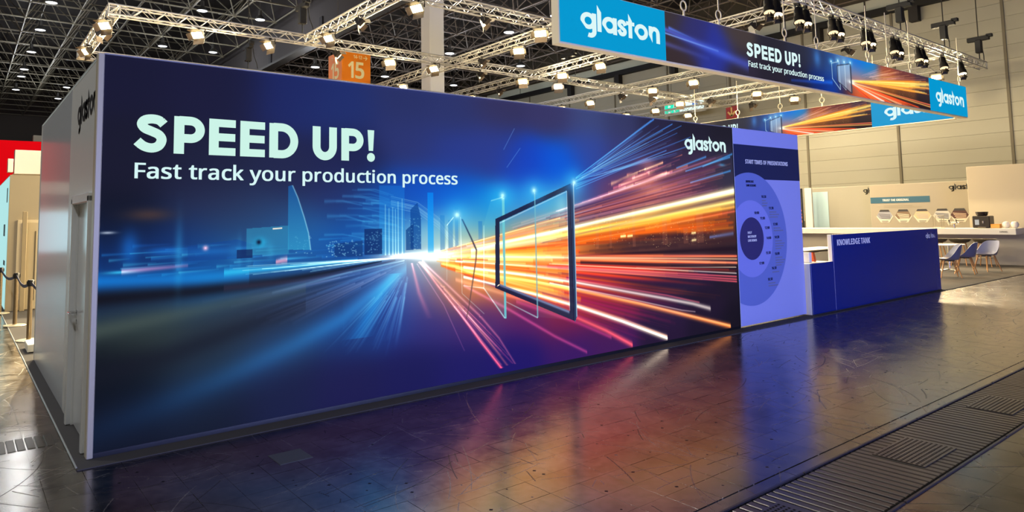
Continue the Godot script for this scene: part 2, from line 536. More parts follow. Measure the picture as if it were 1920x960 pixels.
	line([[-0.1, 2.12], [0.4, 2.06], [0.9, 1.99], [1.6, 1.92]], 0.07, 0.05, rgb(84, 98, 86), 0.5, 0.25, true)
	line([[-0.1, 2.45], [0.5, 2.36], [1.0, 2.22], [1.6, 2.06]], 0.11, 0.06, rgb(20, 22, 32), 0.7, 0.4, true)
	line([[0, 1.74], [0.6, 1.76], [1.1, 1.76]], 0.06, 0.05, rgb(0, 110, 230), 0.7, 0.5)
	line([[0.9, 1.73], [1.3, 1.72], [2.1, 1.69]], 0.03, 0.012, rgb(30, 170, 255), 0.7, 0.9)
	for i in 26:
		var y := 1.67 + rng.randf() * 0.1
		streak(0.9 + rng.randf(), y, 2.3 + rng.randf() * 0.3, 1.69, 0.003, 0.002, rgb(140, 215, 255), 0.3 + rng.randf() * 0.3, 0.6)
	blob(0.2, 1.5, 0.06, 0.12, rgb(10, 90, 200), 0.6)
	for i in 60:
		var bx0 := rng.randf() * 2.1
		var by := 1.48 + rng.randf() * 0.24
		streak(bx0, by, bx0 + 0.1 + rng.randf() * 0.3, by - 0.008, 0.004 + rng.randf() * 0.012, 0.004, [rgb(20, 110, 210), rgb(60, 180, 240), rgb(10, 60, 150)][rng.randi() % 3], 0.4, 0.1)
	for k in [[0.55, 0.5, 0.03], [0.98, 0.16, 0.05], [1.02, 0.22, 0.02], [1.1, 0.2, 0.03], [1.28, 0.14, 0.03]]:
		blob(k[0], 1.56, k[2], k[1] * 0.5, rgb(40, 150, 220), 0.35)
	blob(0.8, 1.55, 0.25, 0.03, rgb(20, 110, 220), 0.6)
	blob(0.45, 1.53, 0.14, 0.03, rgb(10, 80, 190), 0.6)
	streak(0.15, 1.675, 0.62, 1.655, 0.02, 0.014, rgb(230, 120, 170), 0.75, 0.3)
	blob(0.15, 1.68, 0.10, 0.012, rgb(50, 190, 255), 0.8)
	blob(0.33, 1.24, 0.16, 0.05, rgb(80, 58, 50), 0.7, true)
	blob(0.05, 1.375, 0.05, 0.01, rgb(190, 200, 215), 0.8)
	# the lit station and its round window
	area([[0.62, 1.50], [1.0, 1.46], [1.12, 1.50], [1.12, 1.62], [0.62, 1.62]], rgb(16, 70, 150), 0.5)
	area([[1.08, 1.37], [1.44, 1.35], [1.44, 1.60], [1.08, 1.60]], rgb(50, 150, 190), 0.55)
	area([[1.0, 1.55], [1.13, 1.55], [1.13, 1.62], [1.0, 1.62]], rgb(12, 30, 80), 0.7)
	blob(1.19, 1.49, 0.05, 0.04, rgb(40, 190, 240), 0.8, true)
	blob(1.18, 1.487, 0.022, 0.022, rgb(10, 20, 50), 1.0, true)
	streak(1.30, 1.375, 1.38, 1.37, 0.006, 0.006, rgb(255, 210, 110), 0.9, 0.9)
	streak(1.33, 1.665, 1.43, 1.65, 0.02, 0.03, rgb(255, 130, 120), 0.8, 0.7)
	blob(0.75, 1.52, 0.02, 0.02, rgb(255, 170, 190), 0.9)
	dots(1.45, 1.45, 1.66, 1.62, 24, rgb(160, 230, 255), 0.6)
	# the sail tower and the skyline
	area([[1.437, 1.0], [1.471, 0.99], [1.52, 1.10], [1.58, 1.28], [1.62, 1.42], [1.641, 1.575], [1.437, 1.565]], rgb(24, 96, 170), 0.72, rgb(50, 160, 205), true)
	line([[1.471, 0.99], [1.52, 1.10], [1.58, 1.28], [1.62, 1.42], [1.641, 1.575]], 0.005, 0.005, rgb(150, 220, 250), 0.6, 0.7)
	for i in 34:
		var y := 1.0 + rng.randf() * 0.5
		var x := 1.75 + rng.randf() * 0.5
		line([[x, y], [x + 0.18, y + 0.012 * (rng.randf() - 0.4)], [x + 0.38, y + 0.03 + 0.03 * rng.randf()]], 0.006 + 0.012 * rng.randf(), 0.004, rgb(50, 150, 235), 0.05 + 0.25 * rng.randf(), 0.3)
	for i in 16:
		var y := 1.08 + rng.randf() * 0.12
		line([[2.45, y], [2.75, y + 0.06], [3.0, y + 0.22], [3.25, y + 0.48]], 0.003, 0.003, rgb(150, 215, 250), 0.32, 0.1)
	area([[2.33, 0.98], [2.60, 0.98], [2.60, 1.66], [2.33, 1.66]], rgb(20, 120, 220), 0.45, rgb(60, 180, 240), true)
	for x in [2.39, 2.43, 2.47, 2.50, 2.53, 2.575]:
		streak(x, 0.98 + rng.randf() * 0.25, x, 1.66, 0.004, 0.007, rgb(150, 225, 255), 0.5, 0.85)
	area([[2.17, 1.40], [2.355, 1.40], [2.355, 1.65], [2.17, 1.65]], rgb(8, 40, 100), 0.8)
	dots(2.18, 1.42, 2.35, 1.63, 60, rgb(120, 190, 235), 0.55)
	area([[1.87, 1.53], [2.15, 1.51], [2.15, 1.66], [1.87, 1.65]], rgb(10, 44, 100), 0.55)
	dots(1.78, 1.5, 2.16, 1.65, 70, rgb(150, 220, 255), 0.7)
	area([[2.67, 1.22], [2.75, 1.15], [2.79, 1.30], [2.79, 1.62], [2.67, 1.61]], rgb(10, 70, 150), 0.75)
	area([[2.62, 1.42], [2.70, 1.36], [2.70, 1.62], [2.62, 1.62]], rgb(10, 60, 130), 0.7)
	dots(2.64, 1.3, 2.79, 1.6, 40, rgb(130, 220, 255), 0.5)
	area([[2.872, 1.045], [2.937, 1.045], [2.937, 1.665], [2.872, 1.665]], rgb(0, 130, 240), 0.85, rgb(60, 190, 250), true)
	for k in [[3.02, 1.28, 0.05], [3.12, 1.33, 0.05], [3.2, 1.2, 0.04], [3.5, 1.35, 0.05]]:
		area([[k[0], k[1]], [k[0] + k[2], k[1]], [k[0] + k[2], 1.66], [k[0], 1.66]], rgb(20, 110, 200), 0.4)
	# rays of blue over the road
	for k in [[0.06, 0.27], [0.035, 0.12]]:
		line([[2.62, 1.80], [2.25, 2.02], [1.95, 2.22], [1.5, 2.40], [0.9, 2.60], [0.4, 2.74], [-0.4, 2.95]], k[0], k[1], rgb(14, 98, 190), 0.55, 0.02)
	line([[2.5, 1.84], [2.32, 2.05], [2.2, 2.25], [2.1, 2.42]], 0.05, 0.09, rgb(0, 130, 255), 0.75, 0.3)
	fan(2.66, 1.75, 0.12, [[1.7, 2.5], [2.5, 2.7]], 46, 0.010, [rgb(70, 160, 255), rgb(40, 120, 240)], 0.30, 0.03)
	fan(2.66, 1.73, 0.1, [[0.7, 1.95], [1.3, 2.35]], 26, 0.012, [rgb(120, 130, 190), rgb(60, 90, 170)], 0.25, 0.03)
	line([[2.6, 1.72], [2.0, 1.80], [1.3, 1.93]], 0.006, 0.012, rgb(120, 190, 255), 0.8, 0.1)
	line([[2.6, 1.74], [2.1, 1.86], [1.7, 1.97]], 0.006, 0.01, rgb(60, 130, 230), 0.7, 0.1)
	# the warm field, fine rays from the vanishing point
	var warm := [orange, yellow, rgb(255, 170, 60), rgb(255, 90, 40), rgb(255, 245, 210)]
	var dusk := [rgb(230, 90, 80), rgb(190, 70, 90), rgb(255, 140, 80), rgb(150, 80, 140)]
	fan(2.72, 1.70, 0.12, [[8.27, 1.15], [8.27, 1.58]], 120, 0.022, [rgb(255, 120, 20), rgb(255, 160, 40), rgb(250, 96, 24), rgb(170, 60, 40)], 0.55, 0.30, true)
	fan(2.72, 1.70, 0.12, [[8.27, 1.9], [8.27, 2.35]], 60, 0.014, [rgb(255, 92, 40), red, rgb(255, 130, 60), rgb(120, 30, 50)], 0.6, 0.35, true)
	fan(2.72, 1.70, 0.10, [[8.27, 2.4], [6.2, 2.98]], 90, 0.016, [rgb(225, 44, 50), rgb(255, 90, 36), rgb(190, 36, 96), rgb(90, 30, 90)], 0.6, 0.06, true)
	fan(2.72, 1.70, 0.22, [[8.2, 0.35], [8.27, 0.95]], 110, 0.012, dusk, 0.25, 0.16)
	fan(2.72, 1.70, 0.22, [[8.2, 0.45], [8.27, 1.0]], 50, 0.014, [rgb(60, 40, 80), rgb(96, 44, 70), rgb(220, 96, 70)], 0.4, 0.25, true)
	fan(2.72, 1.70, 0.10, [[5.0, 1.25], [5.0, 1.62]], 70, 0.016, [rgb(255, 225, 130), rgb(255, 190, 70), rgb(220, 170, 160), rgb(255, 150, 50), rgb(190, 130, 130)], 0.7, 0.45, true)
	fan(2.72, 1.70, 0.10, [[5.0, 1.62], [5.0, 2.45]], 120, 0.018, [rgb(255, 110, 26), rgb(255, 150, 36), rgb(255, 190, 60), rgb(245, 70, 30), rgb(255, 215, 110)], 0.75, 0.55, true)
	# dark buildings at the right, seen through the trails
	for i in 60:
		var x := 4.95 + rng.randf() * 2.8
		var y := 1.60 + rng.randf() * 0.20 - (x - 5.0) * 0.03 * rng.randf()
		streak(x, y, x + 0.5 + rng.randf() * 0.8, y - 0.01, 0.012, 0.03, rgb(60, 36, 44), 0.25, 0.3, true)
	for k in [[5.28, 1.30, 0.05], [5.52, 1.34, 0.04], [5.95, 1.20, 0.05], [6.55, 1.35, 0.1], [7.3, 1.3, 0.16], [7.0, 1.5, 0.1]]:
		area([[k[0], k[1]], [k[0] + k[2], k[1]], [k[0] + k[2], 1.72], [k[0], 1.72]], rgb(200, 120, 90), 0.20)
	dots(5.2, 1.25, 5.9, 1.7, 40, rgb(255, 220, 180), 0.5)
	dots(6.2, 1.42, 7.9, 1.75, 110, rgb(255, 200, 120), 0.65)
	for k in [[5.72, 1.58], [5.85, 1.58], [7.18, 1.58], [7.18, 1.68]]:
		streak(k[0], k[1], k[0] + 0.10, k[1] - 0.005, 0.018, 0.018, rgb(255, 220, 140), 0.85, 0.85)
	streak(7.6, 1.65, 8.2, 1.61, 0.02, 0.03, rgb(70, 110, 190), 0.7, 0.5)
	streak(4.9, 1.79, 8.27, 1.84, 0.012, 0.05, rgb(34, 20, 34), 0.8, 0.85, true)
	# the broad trails
	streak(3.4, 1.655, 8.27, 0.985, 0.02, 0.072, rgb(255, 214, 96), 0.6, 0.95)
	streak(3.4, 1.655, 8.27, 0.95, 0.012, 0.04, rgb(255, 250, 205), 0.5, 0.7)
	streak(4.4, 1.61, 8.27, 1.065, 0.006, 0.03, rgb(96, 60, 74), 0.5, 0.95, true)
	streak(3.4, 1.68, 8.27, 1.13, 0.02, 0.052, rgb(255, 208, 84), 0.6, 0.95)
	streak(3.6, 1.68, 8.27, 1.21, 0.014, 0.03, rgb(255, 140, 40), 0.5, 0.8)
	streak(4.6, 1.66, 8.27, 1.275, 0.006, 0.018, rgb(230, 60, 40), 0.5, 0.8)
	streak(3.4, 1.71, 8.27, 1.955, 0.02, 0.018, rgb(255, 90, 50), 0.6, 0.95)
	streak(3.4, 1.715, 8.27, 2.055, 0.02, 0.02, rgb(255, 120, 70), 0.8, 0.95)
	streak(3.4, 1.72, 8.27, 2.0, 0.01, 0.012, rgb(255, 190, 130), 0.7, 0.8)
	streak(5.0, 1.87, 8.27, 2.14, 0.02, 0.022, rgb(34, 22, 38), 0.7, 0.8, true)
	streak(4.5, 1.86, 8.23, 2.21, 0.004, 0.010, rgb(235, 215, 205), 0.6, 0.8)
	streak(6.0, 1.99, 8.23, 2.12, 0.004, 0.008, rgb(240, 220, 190), 0.3, 0.75)
	for k in [2.26, 2.30, 2.335]:
		streak(3.2, 1.76, 8.23, k, 0.008, 0.013, rgb(240, 76, 84), 0.7, 0.9)
	blob(6.4, 2.25, 0.9, 0.10, rgb(40, 26, 56), 0.55, true)
	blob(7.4, 2.5, 0.6, 0.16, rgb(32, 24, 42), 0.7, true)
	line([[3.3, 1.83], [4.26, 1.985], [4.95, 2.112], [6.59, 2.447], [7.15, 2.565], [7.55, 2.67]], 0.012, 0.030, rgb(255, 236, 226), 0.8, 0.75)
	line([[3.3, 1.82], [4.26, 1.965], [4.95, 2.085], [6.59, 2.40], [7.3, 2.56]], 0.01, 0.012, rgb(255, 90, 100), 0.8, 0.5)
	line([[4.5, 2.08], [5.8, 2.37], [6.9, 2.63], [7.2, 2.68]], 0.008, 0.010, rgb(255, 220, 215), 0.7, 0.4)
	line([[3.2, 1.86], [4.25, 2.05], [4.94, 2.20], [6.05, 2.467], [7.0, 2.71], [8.02, 2.975]], 0.015, 0.036, orange, 0.7, 1.0)
	line([[3.2, 1.86], [4.25, 2.04], [4.94, 2.19], [6.05, 2.455], [7.0, 2.70], [8.02, 2.965]], 0.008, 0.014, rgb(255, 90, 50), 0.7, 0.9)
	line([[3.3, 1.93], [4.25, 2.187], [4.935, 2.394], [5.7, 2.65], [6.57, 2.968]], 0.012, 0.034, rgb(255, 238, 205), 0.8, 1.0)
	line([[3.3, 1.93], [4.25, 2.167], [4.935, 2.37], [5.7, 2.62], [6.57, 2.94]], 0.016, 0.012, rgb(255, 120, 60), 0.6, 0.7)
	line([[3.2, 1.95], [4.1, 2.24], [4.93, 2.53], [5.4, 2.73], [5.88, 2.97]], 0.02, 0.034, rgb(255, 70, 45), 0.7, 0.95)
	line([[4.0, 2.25], [4.93, 2.585], [5.5, 2.83]], 0.02, 0.02, rgb(220, 40, 90), 0.5, 0.5)
	line([[3.3, 2.02], [3.9, 2.33], [4.56, 2.70], [5.07, 2.95]], 0.016, 0.018, rgb(230, 60, 110), 0.7, 0.5)
	line([[2.77, 1.74], [3.0, 2.02], [3.234, 2.285], [3.5, 2.62], [3.777, 2.945]], 0.012, 0.016, rgb(255, 70, 60), 0.85, 1.0)
	line([[2.77, 1.74], [3.05, 2.02], [3.3, 2.27], [3.6, 2.62], [3.86, 2.93]], 0.016, 0.012, rgb(255, 110, 60), 0.8, 0.35)
	line([[2.80, 1.74], [3.1, 2.0], [3.506, 2.36], [3.75, 2.62], [3.97, 2.93]], 0.014, 0.010, rgb(255, 110, 120), 0.8, 0.35)
	fan(2.75, 1.73, 0.2, [[3.75, 2.95], [4.05, 2.93]], 24, 0.006, [rgb(255, 110, 120), rgb(255, 70, 90)], 0.55, 0.2)
	line([[2.68, 1.75], [2.76, 2.05], [2.88, 2.32]], 0.012, 0.03, rgb(255, 90, 90), 0.85, 0.05)
	line([[2.74, 1.76], [3.05, 2.2], [3.3, 2.7]], 0.006, 0.005, rgb(220, 110, 160), 0.6, 0.2)
	# the white heart of the light
	blob(2.60, 1.675, 0.24, 0.03, rgb(255, 255, 250), 0.95)
	blob(3.0, 1.69, 0.32, 0.055, rgb(255, 250, 215), 0.8)
	blob(3.45, 1.64, 0.35, 0.12, rgb(255, 235, 160), 0.4)
	# blue rays up to the right
	for k in [[6.46, 0.0, 0.012, 1.0], [6.40, 0.02, 0.006, 0.6], [6.85, 0.04, 0.008, 0.9], [7.05, 0.05, 0.006, 0.7], [6.95, 0.16, 0.005, 0.6], [7.25, 0.2, 0.007, 0.6], [7.2, 0.33, 0.006, 0.7], [6.7, 0.42, 0.008, 0.8], [6.3, 0.55, 0.006, 0.6]]:
		streak(4.96, 0.84 + (k[1] * 0.25), k[0], k[1], 0.005, k[2], rgb(40, 130, 255), 0.75, k[3] * 0.85)
	fan(4.95, 0.88, 0.0, [[6.4, 0.0], [7.3, 0.42]], 34, 0.004, [rgb(90, 180, 255), rgb(50, 120, 250)], 0.6, 0.3)
	for k in [[3.86, 0.55, 4.02, 0.30], [3.9, 0.75, 4.1, 0.52]]:
		streak(k[0], k[1], k[2], k[3], 0.004, 0.004, rgb(90, 150, 240), 0.45, 0.45)
	for k in [[6.9, 0.66, 7.6, 0.47], [7.1, 0.7, 8.2, 0.45], [7.5, 0.62, 8.26, 0.40], [7.2, 0.86, 8.2, 0.66]]:
		streak(k[0], k[1], k[2], k[3], 0.010, 0.016, rgb(30, 130, 225), 0.8, 0.75)
	blob(7.98, 0.58, 0.08, 0.02, rgb(20, 150, 220), 0.6)
	fan(2.72, 1.70, 0.62, [[7.2, 0.40], [7.2, 0.62]], 40, 0.018, [rgb(255, 120, 60), rgb(255, 160, 90), rgb(240, 80, 80)], 0.10, 0.75)
	blob(6.35, 0.94, 0.35, 0.09, rgb(255, 110, 60), 0.42)
	blob(6.30, 0.62, 0.18, 0.07, rgb(255, 130, 100), 0.35)
	# glass panes and the window unit
	var edge := rgb(150, 235, 235)
	area([[3.671, 1.125], [3.841, 1.09], [3.826, 2.413], [3.559, 2.067], [3.572, 1.393]], rgb(120, 220, 225), 0.13)
	line([[3.671, 1.125], [3.835, 1.085]], 0.006, 0.006, edge, 0.6, 0.6)
	area([[3.826, 1.10], [3.86, 1.09], [3.858, 2.42], [3.835, 2.42]], rgb(110, 205, 215), 0.9)
	line([[3.835, 2.415], [3.559, 2.067], [3.29, 2.02]], 0.008, 0.005, edge, 0.8, 0.4)
	line([[3.572, 1.393], [3.559, 2.067]], 0.004, 0.004, edge, 0.7, 0.6)
	line([[3.27, 1.30], [3.277, 2.1], [3.559, 2.34]], 0.004, 0.004, rgb(200, 240, 235), 0.5, 0.4)
	line([[3.10, 1.38], [3.18, 1.30], [3.10, 1.38], [3.09, 1.95]], 0.004, 0.004, rgb(180, 240, 240), 0.6, 0.3)
	line([[3.289, 1.32], [3.40, 1.52], [3.469, 1.654]], 0.008, 0.009, rgb(30, 40, 70), 0.9, 0.9, true)
	line([[3.469, 1.654], [3.462, 1.75], [3.384, 2.136], [3.36, 2.25], [3.326, 2.371]], 0.009, 0.006, rgb(90, 70, 70), 0.9, 0.6, true)
	area([[3.732, 1.327], [4.875, 0.914], [4.885, 2.562], [3.716, 2.08], [3.765, 2.04], [4.811, 2.44], [4.811, 0.998], [3.785, 1.36], [3.775, 2.05], [3.716, 2.08]], rgb(28, 32, 62), 0.95)
	line([[3.79, 1.37], [4.805, 1.01], [4.805, 2.43]], 0.006, 0.006, rgb(170, 190, 215), 0.7, 0.5)
	line([[3.775, 2.05], [4.80, 2.445]], 0.012, 0.016, rgb(130, 140, 185), 0.8, 0.9, true)
	area([[4.875, 0.914], [4.925, 0.905], [4.925, 2.51], [4.885, 2.575]], rgb(64, 92, 130), 1.0)
	line([[4.885, 0.93], [4.892, 2.55]], 0.006, 0.006, rgb(20, 24, 50), 1.0, 1.0, true)
	line([[4.918, 0.92], [4.918, 2.51]], 0.006, 0.006, rgb(150, 190, 215), 0.9, 0.9)
	area([[4.307, 1.046], [4.86, 0.94], [4.86, 2.55], [4.306, 2.452]], rgb(200, 240, 235), 0.05)
	line([[4.300, 1.03], [4.306, 2.46]], 0.008, 0.010, rgb(120, 190, 205), 0.9, 0.9, true)
	line([[4.306, 2.46], [3.86, 2.24]], 0.008, 0.005, edge, 0.7, 0.5)
	for k in [[3.834, 1.066, 0.5], [4.292, 1.005, 0.5], [4.93, 0.90, 0.7], [3.225, 1.275, 0.6]]:
		blob(k[0], k[1], 0.16, 0.14, rgb(30, 150, 255), k[2])
		blob(k[0], k[1], 0.04, 0.04, rgb(190, 245, 255), 0.8)
	blob(4.72, 1.2, 0.10, 0.16, rgb(140, 235, 250), 0.35)
	return finished()

func banner_picture() -> ImageTexture:   # the same campaign as a long strip: 11.4 m by 0.96 m
	rng.seed = 23
	var cps := [[0.1, 0.1, 60, 52, 56], [0.1, 0.8, 58, 46, 50], [0.8, 0.3, 50, 50, 110], [1.6, 0.5, 44, 54, 150], [2.3, 0.15, 70, 60, 60], [2.4, 0.75, 48, 42, 60], [3.5, 0.2, 42, 40, 52], [3.5, 0.8, 40, 36, 50], [4.6, 0.2, 44, 46, 64], [4.6, 0.8, 34, 34, 58], [5.4, 0.2, 46, 58, 96], [5.4, 0.8, 20, 44, 120], [6.0, 0.3, 40, 80, 150], [6.0, 0.85, 16, 60, 160], [6.6, 0.3, 110, 150, 200], [6.6, 0.8, 60, 40, 60], [7.2, 0.2, 0, 110, 230], [7.2, 0.5, 220, 150, 120], [7.2, 0.85, 230, 90, 40],
		[7.9, 0.2, 10, 130, 220], [8.0, 0.55, 230, 130, 70], [8.0, 0.85, 170, 60, 40], [8.8, 0.15, 150, 70, 60], [8.8, 0.45, 220, 130, 50], [8.8, 0.8, 60, 30, 30], [9.8, 0.15, 110, 56, 60], [9.8, 0.5, 150, 90, 50], [9.8, 0.85, 40, 26, 30], [11.2, 0.1, 70, 50, 66], [11.2, 0.5, 60, 46, 50], [11.2, 0.85, 34, 24, 30]]
	ground_colours(cps, 11.4, 0.96, 110.0, 0.42)
	streak(0.0, 0.35, 2.6, 0.72, 0.05, 0.12, rgb(40, 70, 230), 0.7, 0.55)
	streak(0.0, 0.42, 1.6, 0.55, 0.014, 0.02, rgb(90, 140, 255), 0.9, 0.3)
	streak(0.1, 0.3, 0.9, 0.42, 0.03, 0.01, rgb(40, 90, 250), 0.8, 0.1)
	streak(0.0, 0.62, 1.3, 0.75, 0.05, 0.05, rgb(50, 70, 190), 0.5, 0.1)
	blob(5.35, 0.2, 0.14, 0.2, rgb(30, 110, 220), 0.6)
	line([[4.2, 0.86], [5.0, 0.80], [6.0, 0.72]], 0.03, 0.05, rgb(10, 60, 200), 0.4, 0.8)
	fan(6.75, 0.60, 0.05, [[11.4, 0.1], [11.4, 0.5]], 60, 0.016, [rgb(255, 180, 60), rgb(255, 130, 40), rgb(255, 220, 120)], 0.7, 0.6, true)
	fan(6.75, 0.60, 0.05, [[11.4, 1.0], [8.2, 1.2]], 60, 0.014, [rgb(255, 90, 40), rgb(255, 130, 60), rgb(255, 60, 40)], 0.8, 0.6, true)
	fan(6.75, 0.60, 0.3, [[8.6, 0.0], [11.4, 0.05]], 40, 0.012, [rgb(220, 90, 70), rgb(200, 90, 120), rgb(255, 150, 80)], 0.4, 0.3)
	streak(6.9, 0.57, 11.4, 0.20, 0.02, 0.055, rgb(255, 205, 70), 0.8, 0.95)
	streak(6.9, 0.58, 11.4, 0.32, 0.015, 0.03, rgb(255, 140, 40), 0.8, 0.9)
	streak(6.9, 0.62, 11.4, 0.80, 0.015, 0.02, rgb(255, 100, 50), 0.8, 0.95)
	streak(6.9, 0.62, 11.4, 0.86, 0.01, 0.018, rgb(255, 170, 70), 0.8, 0.95)
	streak(6.9, 0.63, 9.6, 0.96, 0.015, 0.03, rgb(255, 150, 110), 0.8, 0.9)
	streak(6.8, 0.62, 8.6, 0.96, 0.015, 0.03, rgb(255, 240, 220), 0.8, 0.9)
	dots(8.4, 0.5, 10.4, 0.72, 40, rgb(255, 210, 130), 0.8)
	blob(6.9, 0.6, 0.2, 0.05, rgb(255, 245, 225), 0.9)
	var e := rgb(190, 235, 255)
	area([[6.25, 0.26], [6.88, 0.16], [6.88, 0.88], [6.25, 0.66]], rgb(190, 220, 240), 0.45)
	line([[6.0, 0.24], [6.0, 0.62], [6.35, 0.86], [6.35, 0.18]], 0.012, 0.012, e, 0.8, 0.8)
	line([[6.0, 0.24], [6.35, 0.16]], 0.01, 0.01, e, 0.7, 0.7)
	line([[6.62, 0.2], [6.62, 0.84], [6.3, 0.66]], 0.01, 0.01, e, 0.8, 0.7)
	line([[6.25, 0.27], [6.88, 0.15], [6.88, 0.90], [6.25, 0.66], [6.25, 0.27]], 0.013, 0.013, rgb(44, 48, 70), 1.0, 1.0, true)
	streak(6.91, 0.15, 6.91, 0.90, 0.024, 0.024, rgb(60, 66, 84), 1.0, 1.0, true)
	for k in [[5.98, 0.2], [6.3, 0.14], [6.6, 0.14], [6.9, 0.12]]:
		blob(k[0], k[1], 0.10, 0.07, rgb(60, 170, 255), 0.7)
		blob(k[0], k[1], 0.03, 0.025, rgb(230, 250, 255), 0.9)
	return finished(0.2)

func floor_pictures() -> Array:   # worn dark floor blocks, 6 m to a repeat: colour and roughness
	rng.seed = 5
	var n := FastNoiseLite.new()
	n.seed = 3
	n.frequency = 0.012
	n.fractal_octaves = 5
	var g := n.get_seamless_image(1024, 1024)
	n.seed = 9
	n.frequency = 0.06
	var f := n.get_seamless_image(1024, 1024)
	var a := g.get_data()
	var b := f.get_data()
	var tone := PackedFloat32Array()
	var ro := PackedFloat32Array()
	tone.resize(1024 * 1024)
	ro.resize(1024 * 1024)
	for i in 1024 * 1024:
		var u := a[i] / 255.0
		var v := b[i] / 255.0
		tone[i] = 0.42 + 0.18 * u + 0.10 * v
		ro[i] = 0.15 + 0.09 * u + 0.05 * v
	for k in 520:   # scratches: pale where the polish is broken, some dark drag marks
		var x := rng.randf() * 1024
		var y := rng.randf() * 1024
		var l := 10 + rng.randf() * rng.randf() * 230
		var d := rng.randf() * TAU
		var bend := (rng.randf() - 0.5) * 0.008
		var dark := rng.randf() < 0.35
		for s in int(l):
			x += cos(d)
			y += sin(d)
			d += bend
			var at := posmod(int(y), 1024) * 1024 + posmod(int(x), 1024)
			tone[at] = tone[at] * 0.5 if dark else tone[at] + 0.09
			ro[at] = minf(0.6, ro[at] + 0.2)
	for k in 150:   # chips and spots
		var x := rng.randi() % 1024
		var y := rng.randi() % 1024
		var r := 1 + rng.randi() % 2
		var t := 0.08 if rng.randf() < 0.8 else 0.55
		for j in range(-r, r + 1):
			for i in range(-r, r + 1):
				if i * i + j * j <= r * r:
					var at := posmod(y + j, 1024) * 1024 + posmod(x + i, 1024)
					tone[at] = t
					ro[at] = 0.5
	var ci := Image.create(1024, 1024, false, Image.FORMAT_RGB8)
	var cd := PackedByteArray()
	var rd := PackedByteArray()
	cd.resize(1024 * 1024 * 3)
	rd.resize(1024 * 1024)
	for i in 1024 * 1024:
		var t := tone[i]
		cd[i * 3] = int(clampf(t * 1.02, 0, 1) * 255)
		cd[i * 3 + 1] = int(clampf(t * 0.97, 0, 1) * 255)
		cd[i * 3 + 2] = int(clampf(t * 0.90, 0, 1) * 255)
		rd[i] = int(clampf(ro[i], 0, 1) * 255)
	ci = Image.create_from_data(1024, 1024, false, Image.FORMAT_RGB8, cd)
	var ri := Image.create_from_data(1024, 1024, false, Image.FORMAT_L8, rd)
	return [ImageTexture.create_from_image(ci), ImageTexture.create_from_image(ri)]

func noise_tex(freq: float, c0: Color, c1: Color, size := 512) -> NoiseTexture2D:
	var n := FastNoiseLite.new()
	n.seed = 4
	n.frequency = freq
	n.fractal_octaves = 4
	var t := NoiseTexture2D.new()
	t.width = size
	t.height = size
	t.seamless = true
	t.noise = n
	var gr := Gradient.new()
	gr.set_color(0, c0)
	gr.set_color(1, c1)
	t.color_ramp = gr
	return t

func woven(c0: Color, c1: Color, freq: float, scale: float, rough: float) -> StandardMaterial3D:
	var m := StandardMaterial3D.new()
	m.albedo_texture = noise_tex(freq, c0, c1)
	m.roughness = rough
	m.metallic_specular = 0.2
	m.uv1_triplanar = true
	m.uv1_world_triplanar = true
	m.uv1_scale = Vector3.ONE * scale
	return m

# ---------------------------------------------------------------- builders
const LEFT := Basis(Vector3(0, 0, 1), Vector3(0, 1, 0), Vector3(-1, 0, 0))   # lettering on a face that looks towards -x

func on_front(x: float, y: float, z := 0.006) -> Transform3D:
	return Transform3D(Basis.IDENTITY, Vector3(x, y, z))

func on_left(x: float, y: float, z: float) -> Transform3D:
	return Transform3D(LEFT, Vector3(x, y, z))

func truss(rig_node: Node3D, a: Vector3, b: Vector3) -> void:   # one square lattice run; a and b on its lower centre line
	var t := Node3D.new()
	t.name = "truss"
	rig_node.add_child(t, true)
	t.position = a
	var d := (b - a)
	var len := d.length()
	var u := d.normalized()
	var v := u.cross(Vector3.UP)
	var h := 0.125
	var al := mat(rgb(186, 184, 178), 0.4, 0.3)
	var corner := func(sx: float, sy: float) -> Vector3:
		return v * sx * h + Vector3.UP * (h + sy * h)
	for sx in [-1.0, 1.0]:
		for sy in [-1.0, 1.0]:
			var st := S()
			tube(st, corner.call(sx, sy), d + corner.call(sx, sy), 0.025, -1, 8)
			obj("chord", st, al, t)
	var br := S()
	var n := int(len / 0.27)
	var step := len / n
	for k in n:
		var s0 := -1.0 if k % 2 == 0 else 1.0
		for side in [[-1.0, -1.0, -1.0, 1.0], [1.0, -1.0, 1.0, 1.0], [-1.0, -1.0, 1.0, -1.0], [-1.0, 1.0, 1.0, 1.0]]:
			var p: Vector3 = corner.call(side[0], side[1])
			var q: Vector3 = corner.call(side[2], side[3])
			if s0 > 0.0:
				var w := p
				p = q
				q = w
			tube(br, p + u * (k * step), q + u * ((k + 1) * step), 0.011, -1, 4, false)
	for e in [0.02, len - 0.02]:
		for pr in [[-1.0, -1.0, 1.0, -1.0], [1.0, -1.0, 1.0, 1.0], [1.0, 1.0, -1.0, 1.0], [-1.0, 1.0, -1.0, -1.0]]:
			tube(br, corner.call(pr[0], pr[1]) + u * e, corner.call(pr[2], pr[3]) + u * e, 0.016, -1, 6, false)
	tag(obj("bracing", br, al, t), "", "", "", "stuff")

func aim(dir: Vector3) -> Basis:
	return Basis.looking_at(dir.normalized(), Vector3.UP)

var flood_energy := 7.0

